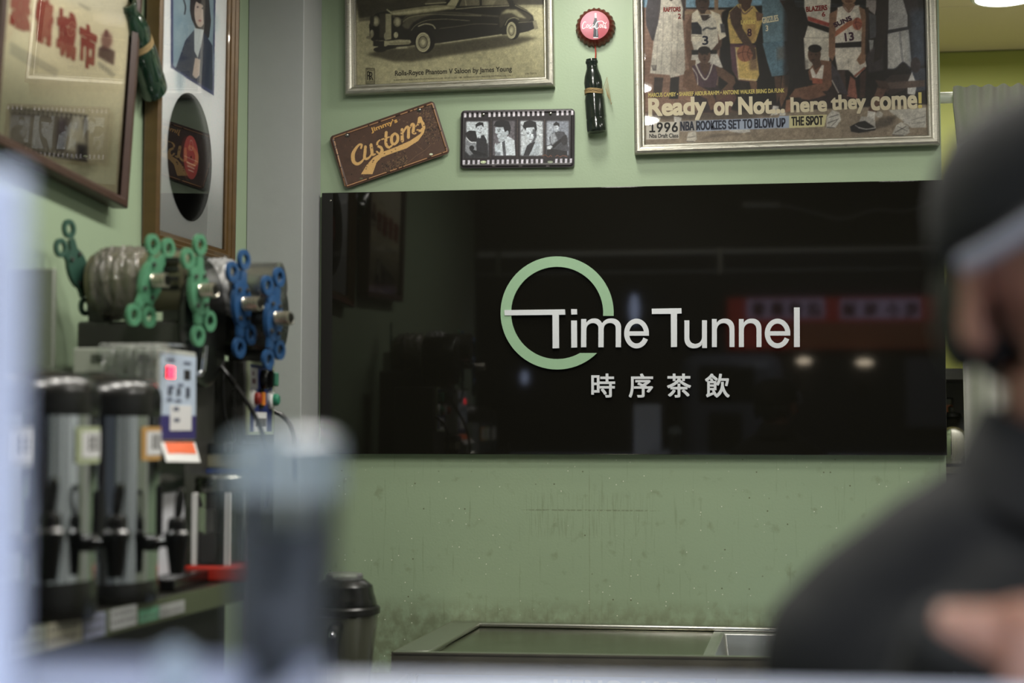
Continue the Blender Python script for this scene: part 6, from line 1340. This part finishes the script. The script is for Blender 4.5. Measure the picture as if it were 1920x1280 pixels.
def remesh(o, vox, sm=2):
    r = o.modifiers.new('remesh', 'REMESH'); r.mode = 'VOXEL'; r.voxel_size = vox; r.use_smooth_shade = True
    s = o.modifiers.new('smooth', 'SMOOTH'); s.factor = .5; s.iterations = sm
def hand_mb(mb, wr, fwdv, upn, side, curl=.5):
    """palm, four unequal bent fingers and a thumb leaving the side of the palm"""
    f = fwdv.normalized(); s = side.normalized(); u = upn.normalized()
    R = Matrix((s, f, u)).transposed()
    mb.ell(wr+f*.045, (.036, .046, .014), R)
    mb.tube([wr-f*.02, wr+f*.02], [.022, .026], 12)
    for i, (x, L) in enumerate(((-.027, .062), (-.009, .072), (.010, .068), (.027, .054))):
        p = wr+f*.078+s*x; P = [wr+f*.04+s*x*.8, p]; a = .15+curl*.3
        for k in (.42, .33, .25): d = f*math.cos(a)-u*math.sin(a); p = p+d*(L*k); P.append(p); a += curl
        mb.tube(P, [.010, .0095, .009, .0085, .007], 10); mb.ell(P[-1], .007)
    b = wr+f*.025-s*.030; P = [wr+f*.01-s*.015, b, b+(f*.6-s*.7-u*.3).normalized()*.028, b+(f*.6-s*.7-u*.3).normalized()*.028+(f*.85-u*.6).normalized()*.026]
    mb.tube(P, [.013, .012, .010, .008], 10); mb.ell(P[-1], .008)
# head, built in its own frame then tilted to look down and towards the picture right
H = MB()
H.ell((0, .012, .03), (.076, .094, .092), n=32, m=20); H.ell((0, -.018, -.030), (.062, .070, .080), n=28, m=16); H.ell((0, -.052, -.082), (.034, .032, .026)); H.ell((0, -.046, -.050), (.044, .034, .030)); H.ell((0, -.03, -.055), (.054, .055, .045))
H.tube([(0, -.080, .022), (0, -.098, -.010), (0, -.102, -.022)], [.009, .012, .014], 12); H.ell((-.012, -.092, -.026), .008); H.ell((.012, -.092, -.026), .008)
H.ell((0, -.0815, -.050), (.024, .007, .0045)); H.ell((0, -.0795, -.058), (.021, .007, .005)); H.ell((-.030, -.078, .022), (.020, .009, .006)); H.ell((.030, -.078, .022), (.020, .009, .006))
for s in (-1, 1):
    H.ell((s*.038, -.060, -.018), (.024, .018, .022))
    R = Matrix.Rotation(s*.5, 3, 'Z') @ Matrix.Rotation(-.15, 3, 'X')
    H.ell((s*.083, .020, -.016), (.008, .021, .033), R); H.tube([V((s*.083, .020, -.016))+R@V((s*.006, .017*math.cos(a), .029*math.sin(a))) for a in [PI*(-.55+1.4*k/12) for k in range(13)]], .0048, 8); H.ell((s*.084, .012, -.044), (.006, .008, .010))
HM = Matrix.Translation((0, -.015, 1.450)) @ Matrix.Rotation(math.radians(16), 4, 'Z') @ Matrix.Rotation(math.radians(-1), 4, 'X')
B = MB(); B.add([HM@v for v in H.v], H.f)
B.tube([V((0, .03, 1.24)), V((0, .02, 1.32)), HM@V((0, .02, -.06))], [.066, .054, .056], 24)
B.ell((0, .02, 1.16), (.155, .095, .12)); B.ell((0, .02, .95), (.135, .09, .16)); B.ell((0, .02, .82), (.15, .10, .12)); B.tube([sh_l, V((0, .025, 1.26)), sh_r], [.038, .05, .038], 16)
for a_, b_, c__ in ((sh_l, el_l, wr_l), (sh_r, el_r, wr_r)):
    B.tube([a_, a_*.5+b_*.5, b_], [.040, .038, .032], 16); B.ell(b_, .032); B.tube([b_, b_*.6+c__*.4, c__], [.031, .029, .021], 16)
for s in (-1, 1):
    B.tube([V((s*.085, .02, .80)), V((s*.09, .01, .45)), V((s*.09, .03, .10))], [.082, .056, .038], 16); B.ell((s*.09, .0, .055), (.04, .10, .035))
hand_mb(B, wr_l, V((.86, -.30, -.04)), V((-.2, -.6, .6)), V((.0, .5, .6)), .55)
hand_mb(B, wr_r, V((-.6, -.6, .05)), V((.2, -.1, 1)), V((-.65, .6, 0)), .5)
bo = obj('body', B, skin, per); remesh(bo, .0042, 2)
obj('lips', MB().ell(HM@V((0, -.0815, -.0495)), (.022, .006, .0035)).ell(HM@V((0, -.0800, -.0565)), (.019, .006, .0042)), mat('lip_skin', (140, 84, 76), .45), per, smooth=True)
eye = mat('eye_white', (225, 222, 216), .3); iris = mat('dark_iris', (34, 22, 16), .2)
for s in (-1, 1):
    e1 = obj('eye', MB().ell(HM@V((s*.030, -.0722, .006)), .0112), eye, per, smooth=True); obj('iris', MB().ell(HM@V((s*.030, -.0816, .004)), (.0052, .0028, .0052)), iris, e1, smooth=True)
lidv = MB()
for s in (-1, 1): lidv.tube([HM@V((s*.030+x, -.0825+abs(x)*.30, .0120-x*x*14)) for x in (-.014, -.007, 0, .007, .014)], .0035, 6)
obj('eyelids', lidv, skin, per, smooth=True)
# clothes
S = MB(); TP = [(-.166, .01, 1.205), (-.122, .015, 1.236), (-.080, .02, 1.256), (-.040, .022, 1.284)]
S.tube([V(p) for p in TP]+[V((0, .03, 1.296))]+[V((-p[0], p[1], p[2])) for p in TP[::-1]], [.054, .058, .062, .060, .062, .060, .062, .058, .054], 20)
S.ell((0, .02, 1.17), (.190, .125, .14)); S.ell((0, .02, .98), (.175, .115, .22)); S.ell((0, .02, .80), (.175, .125, .12))
for s in (-1, 1): S.ell((s*.12, .02, 1.16), (.09, .095, .11)); S.ell((s*.166, .01, 1.200), .056)
for a_, b_, c__ in ((sh_l, el_l, wr_l), (sh_r, el_r, wr_r)):
    a_ = V((a_.x*1.1, a_.y, a_.z-.03)); S.tube([a_, a_*.5+b_*.5, b_], [.056, .052, .046], 18); S.ell(b_, .046); S.tube([b_, b_*.5+c__*.5, c__+(c__-b_).normalized()*.012], [.046, .041, .035], 18)
so_ = obj('long_sleeved_top', S, cloth, per); remesh(so_, .006, 4)
dpl = so_.modifiers.new('folds', 'DISPLACE'); tx = bpy.data.textures.new('folds', 'CLOUDS'); tx.noise_scale = .09; dpl.texture = tx; dpl.strength = .012; dpl.mid_level = .5
K_ = MB(); n = 40; vs = []; fs = []
for j, (rx, ry_, z) in enumerate(((.082, .084, 1.305), (.066, .068, 1.362), (.071, .073, 1.364), (.090, .092, 1.325), (.098, .098, 1.308))):
    for k in range(n): a = 2*PI*k/n; dip = .030*max(0, math.cos(a+PI/2))**2; vs.append((rx*math.cos(a), .018+ry_*math.sin(a), z-dip*(1 if math.sin(a) < 0 else 0)))
for j in range(4):
    for k in range(n): fs.append((j*n+k, j*n+(k+1) % n, (j+1)*n+(k+1) % n, (j+1)*n+k))
obj('collar', K_.add(vs, fs), mat('black_rib', (24, 23, 21), .9), per, smooth=True)
T = MB()
for s in (-1, 1): T.tube([V((s*.085, .02, .84)), V((s*.09, .01, .45)), V((s*.09, .03, .09))], [.105, .078, .066], 18)
T.ell((0, .02, .84), (.178, .13, .11)); to = obj('trousers', T, mat('charcoal_cotton', (38, 38, 40), .9), per); remesh(to, .009, 3)
for s in (-1, 1): obj('shoe', MB().ell((s*.09, -.02, .045), (.052, .135, .045), n=24, m=14).box((s*.09-.045, -.13, 0), (s*.09+.045, .09, .018)), mat('black_leather', (26, 25, 24), .4), per, smooth=True)
# hair
hairm = mat('black_hair', (20, 17, 15), .45, nz=.2, nscale=300, bump=.6, bscale=250, stretch=(1, 1, .1))
hb = MB(); hb.ell((0, .044, .036), (.0795, .076, .084), n=32, m=20)
for s in (-1, 1): hb.ell((s*.070, .005, .034), (.010, .022, .022)); hb.ell((s*.070, .060, -.02), (.014, .032, .045))
hb.ell((0, .085, -.02), (.06, .030, .055))
ho_ = obj('hair', MB().add([HM@v for v in hb.v], hb.f), hairm, per); remesh(ho_, .005, 2)
# cap: six panel crown, sweatband, brim with pale edge
capm = mat('black_cap_cotton', (24, 22, 18), .85, nz=.08, nscale=200, bump=.2, bscale=120)
vs = []; fs = []; n = 60; prof = [(.097, .012), (.101, .030), (.102, .052), (.098, .076), (.086, .096), (.064, .110), (.034, .118), (.002, .120)]
for r, z in prof:
    for k in range(n):
        a = 2*PI*k/n; q = 1-.010*max(0, math.cos(3*a)**40); vs.append((r*q*.97*math.cos(a), .018+r*q*1.10*math.sin(a), z+.012*(-math.sin(a))*(1-z/.14)))
for j in range(len(prof)-1):
    for k in range(n): fs.append((j*n+k, j*n+(k+1) % n, (j+1)*n+(k+1) % n, (j+1)*n+k))
cp_ = obj('cap', MB().add([HM@V(v) for v in vs], fs), capm, per, smooth=True, angle=60)
m_s = cp_.modifiers.new('solid', 'SOLIDIFY'); m_s.thickness = .003
obj('cap_button', MB().ell(HM@V((0, .018, .122)), (.008, .008, .004)), capm, cp_, smooth=True)
vs = []; fs = []; nb = 28; rows = 6; edge = []
for j in range(rows+1):
    t = j/rows
    for i in range(nb+1):
        a = math.radians(-172+164*i/nb); rx = .101+.003*t; ry2 = .114+.062*t*abs(math.sin(a))**.7
        x = rx*math.cos(a); y = .018+ry2*math.sin(a); z = .004-.004*t+.074*(1-(x/.104)**2); vs.append((x, y, z)); 
        if j == rows: edge.append(V((x, y-.001, z)))
for j in range(rows):
    for i in range(nb): k = j*(nb+1)+i; fs.append((k, k+1, k+nb+2, k+nb+1))
br = obj('brim', MB().add([HM@V(v) for v in vs], fs), capm, cp_, smooth=True, angle=180); ms = br.modifiers.new('solid', 'SOLIDIFY'); ms.thickness = .004; ms.offset = 0
gp = MB().tube([HM@(v+V((0, 0, .001))) for v in edge], .006, 8); obj('grey_piping', gp, mat('grey_piping', (150, 150, 156), .7), br, smooth=True)
# dark shaker in the hand
shk = hw+V((.030, -.052, 0)); shk.z = ZC
sk = thing('shaker_cup', 'dark shaker cup with an olive rim in the hand of the person', 'cup', shk)
obj('cup_body', MB().lathe([(.026, 0), (.028, .003), (.034, .066), (.035, .070)], n=36), gloss, sk, smooth=True)
obj('olive_rim', MB().lathe([(.035, .067), (.038, .069), (.038, .078), (.033, .079), (.032, .069)], n=36), mat('olive_rim', (70, 78, 62), .4), sk, smooth=True)

# white cabinet added out of view so the urns have something to reflect
tc0 = thing('reflection_cabinet', 'white four-door cabinet added at the right wall for the urns to reflect', 'cabinet', (XR-.22, -2.0, 0))
obj('carcass', MB().box((XR-.44, -3.02, 0), (XR-.004, -1.02, 2.1)), mat('cabinet_dark', (44, 44, 42), .5), tc0, world=True)
for k in range(4):
    y0 = -2.99+k*.5; d_o = obj('door', MB().box((XR-.46, y0, .08), (XR-.441, y0+.34, 2.04)), mat('cabinet_white', (222, 226, 230), .4), tc0, world=True, bevel=.003)
    obj('handle', MB().box((XR-.48, y0+.30, 1.0), (XR-.461, y0+.315, 1.2)), steel, d_o, world=True, bevel=.002)
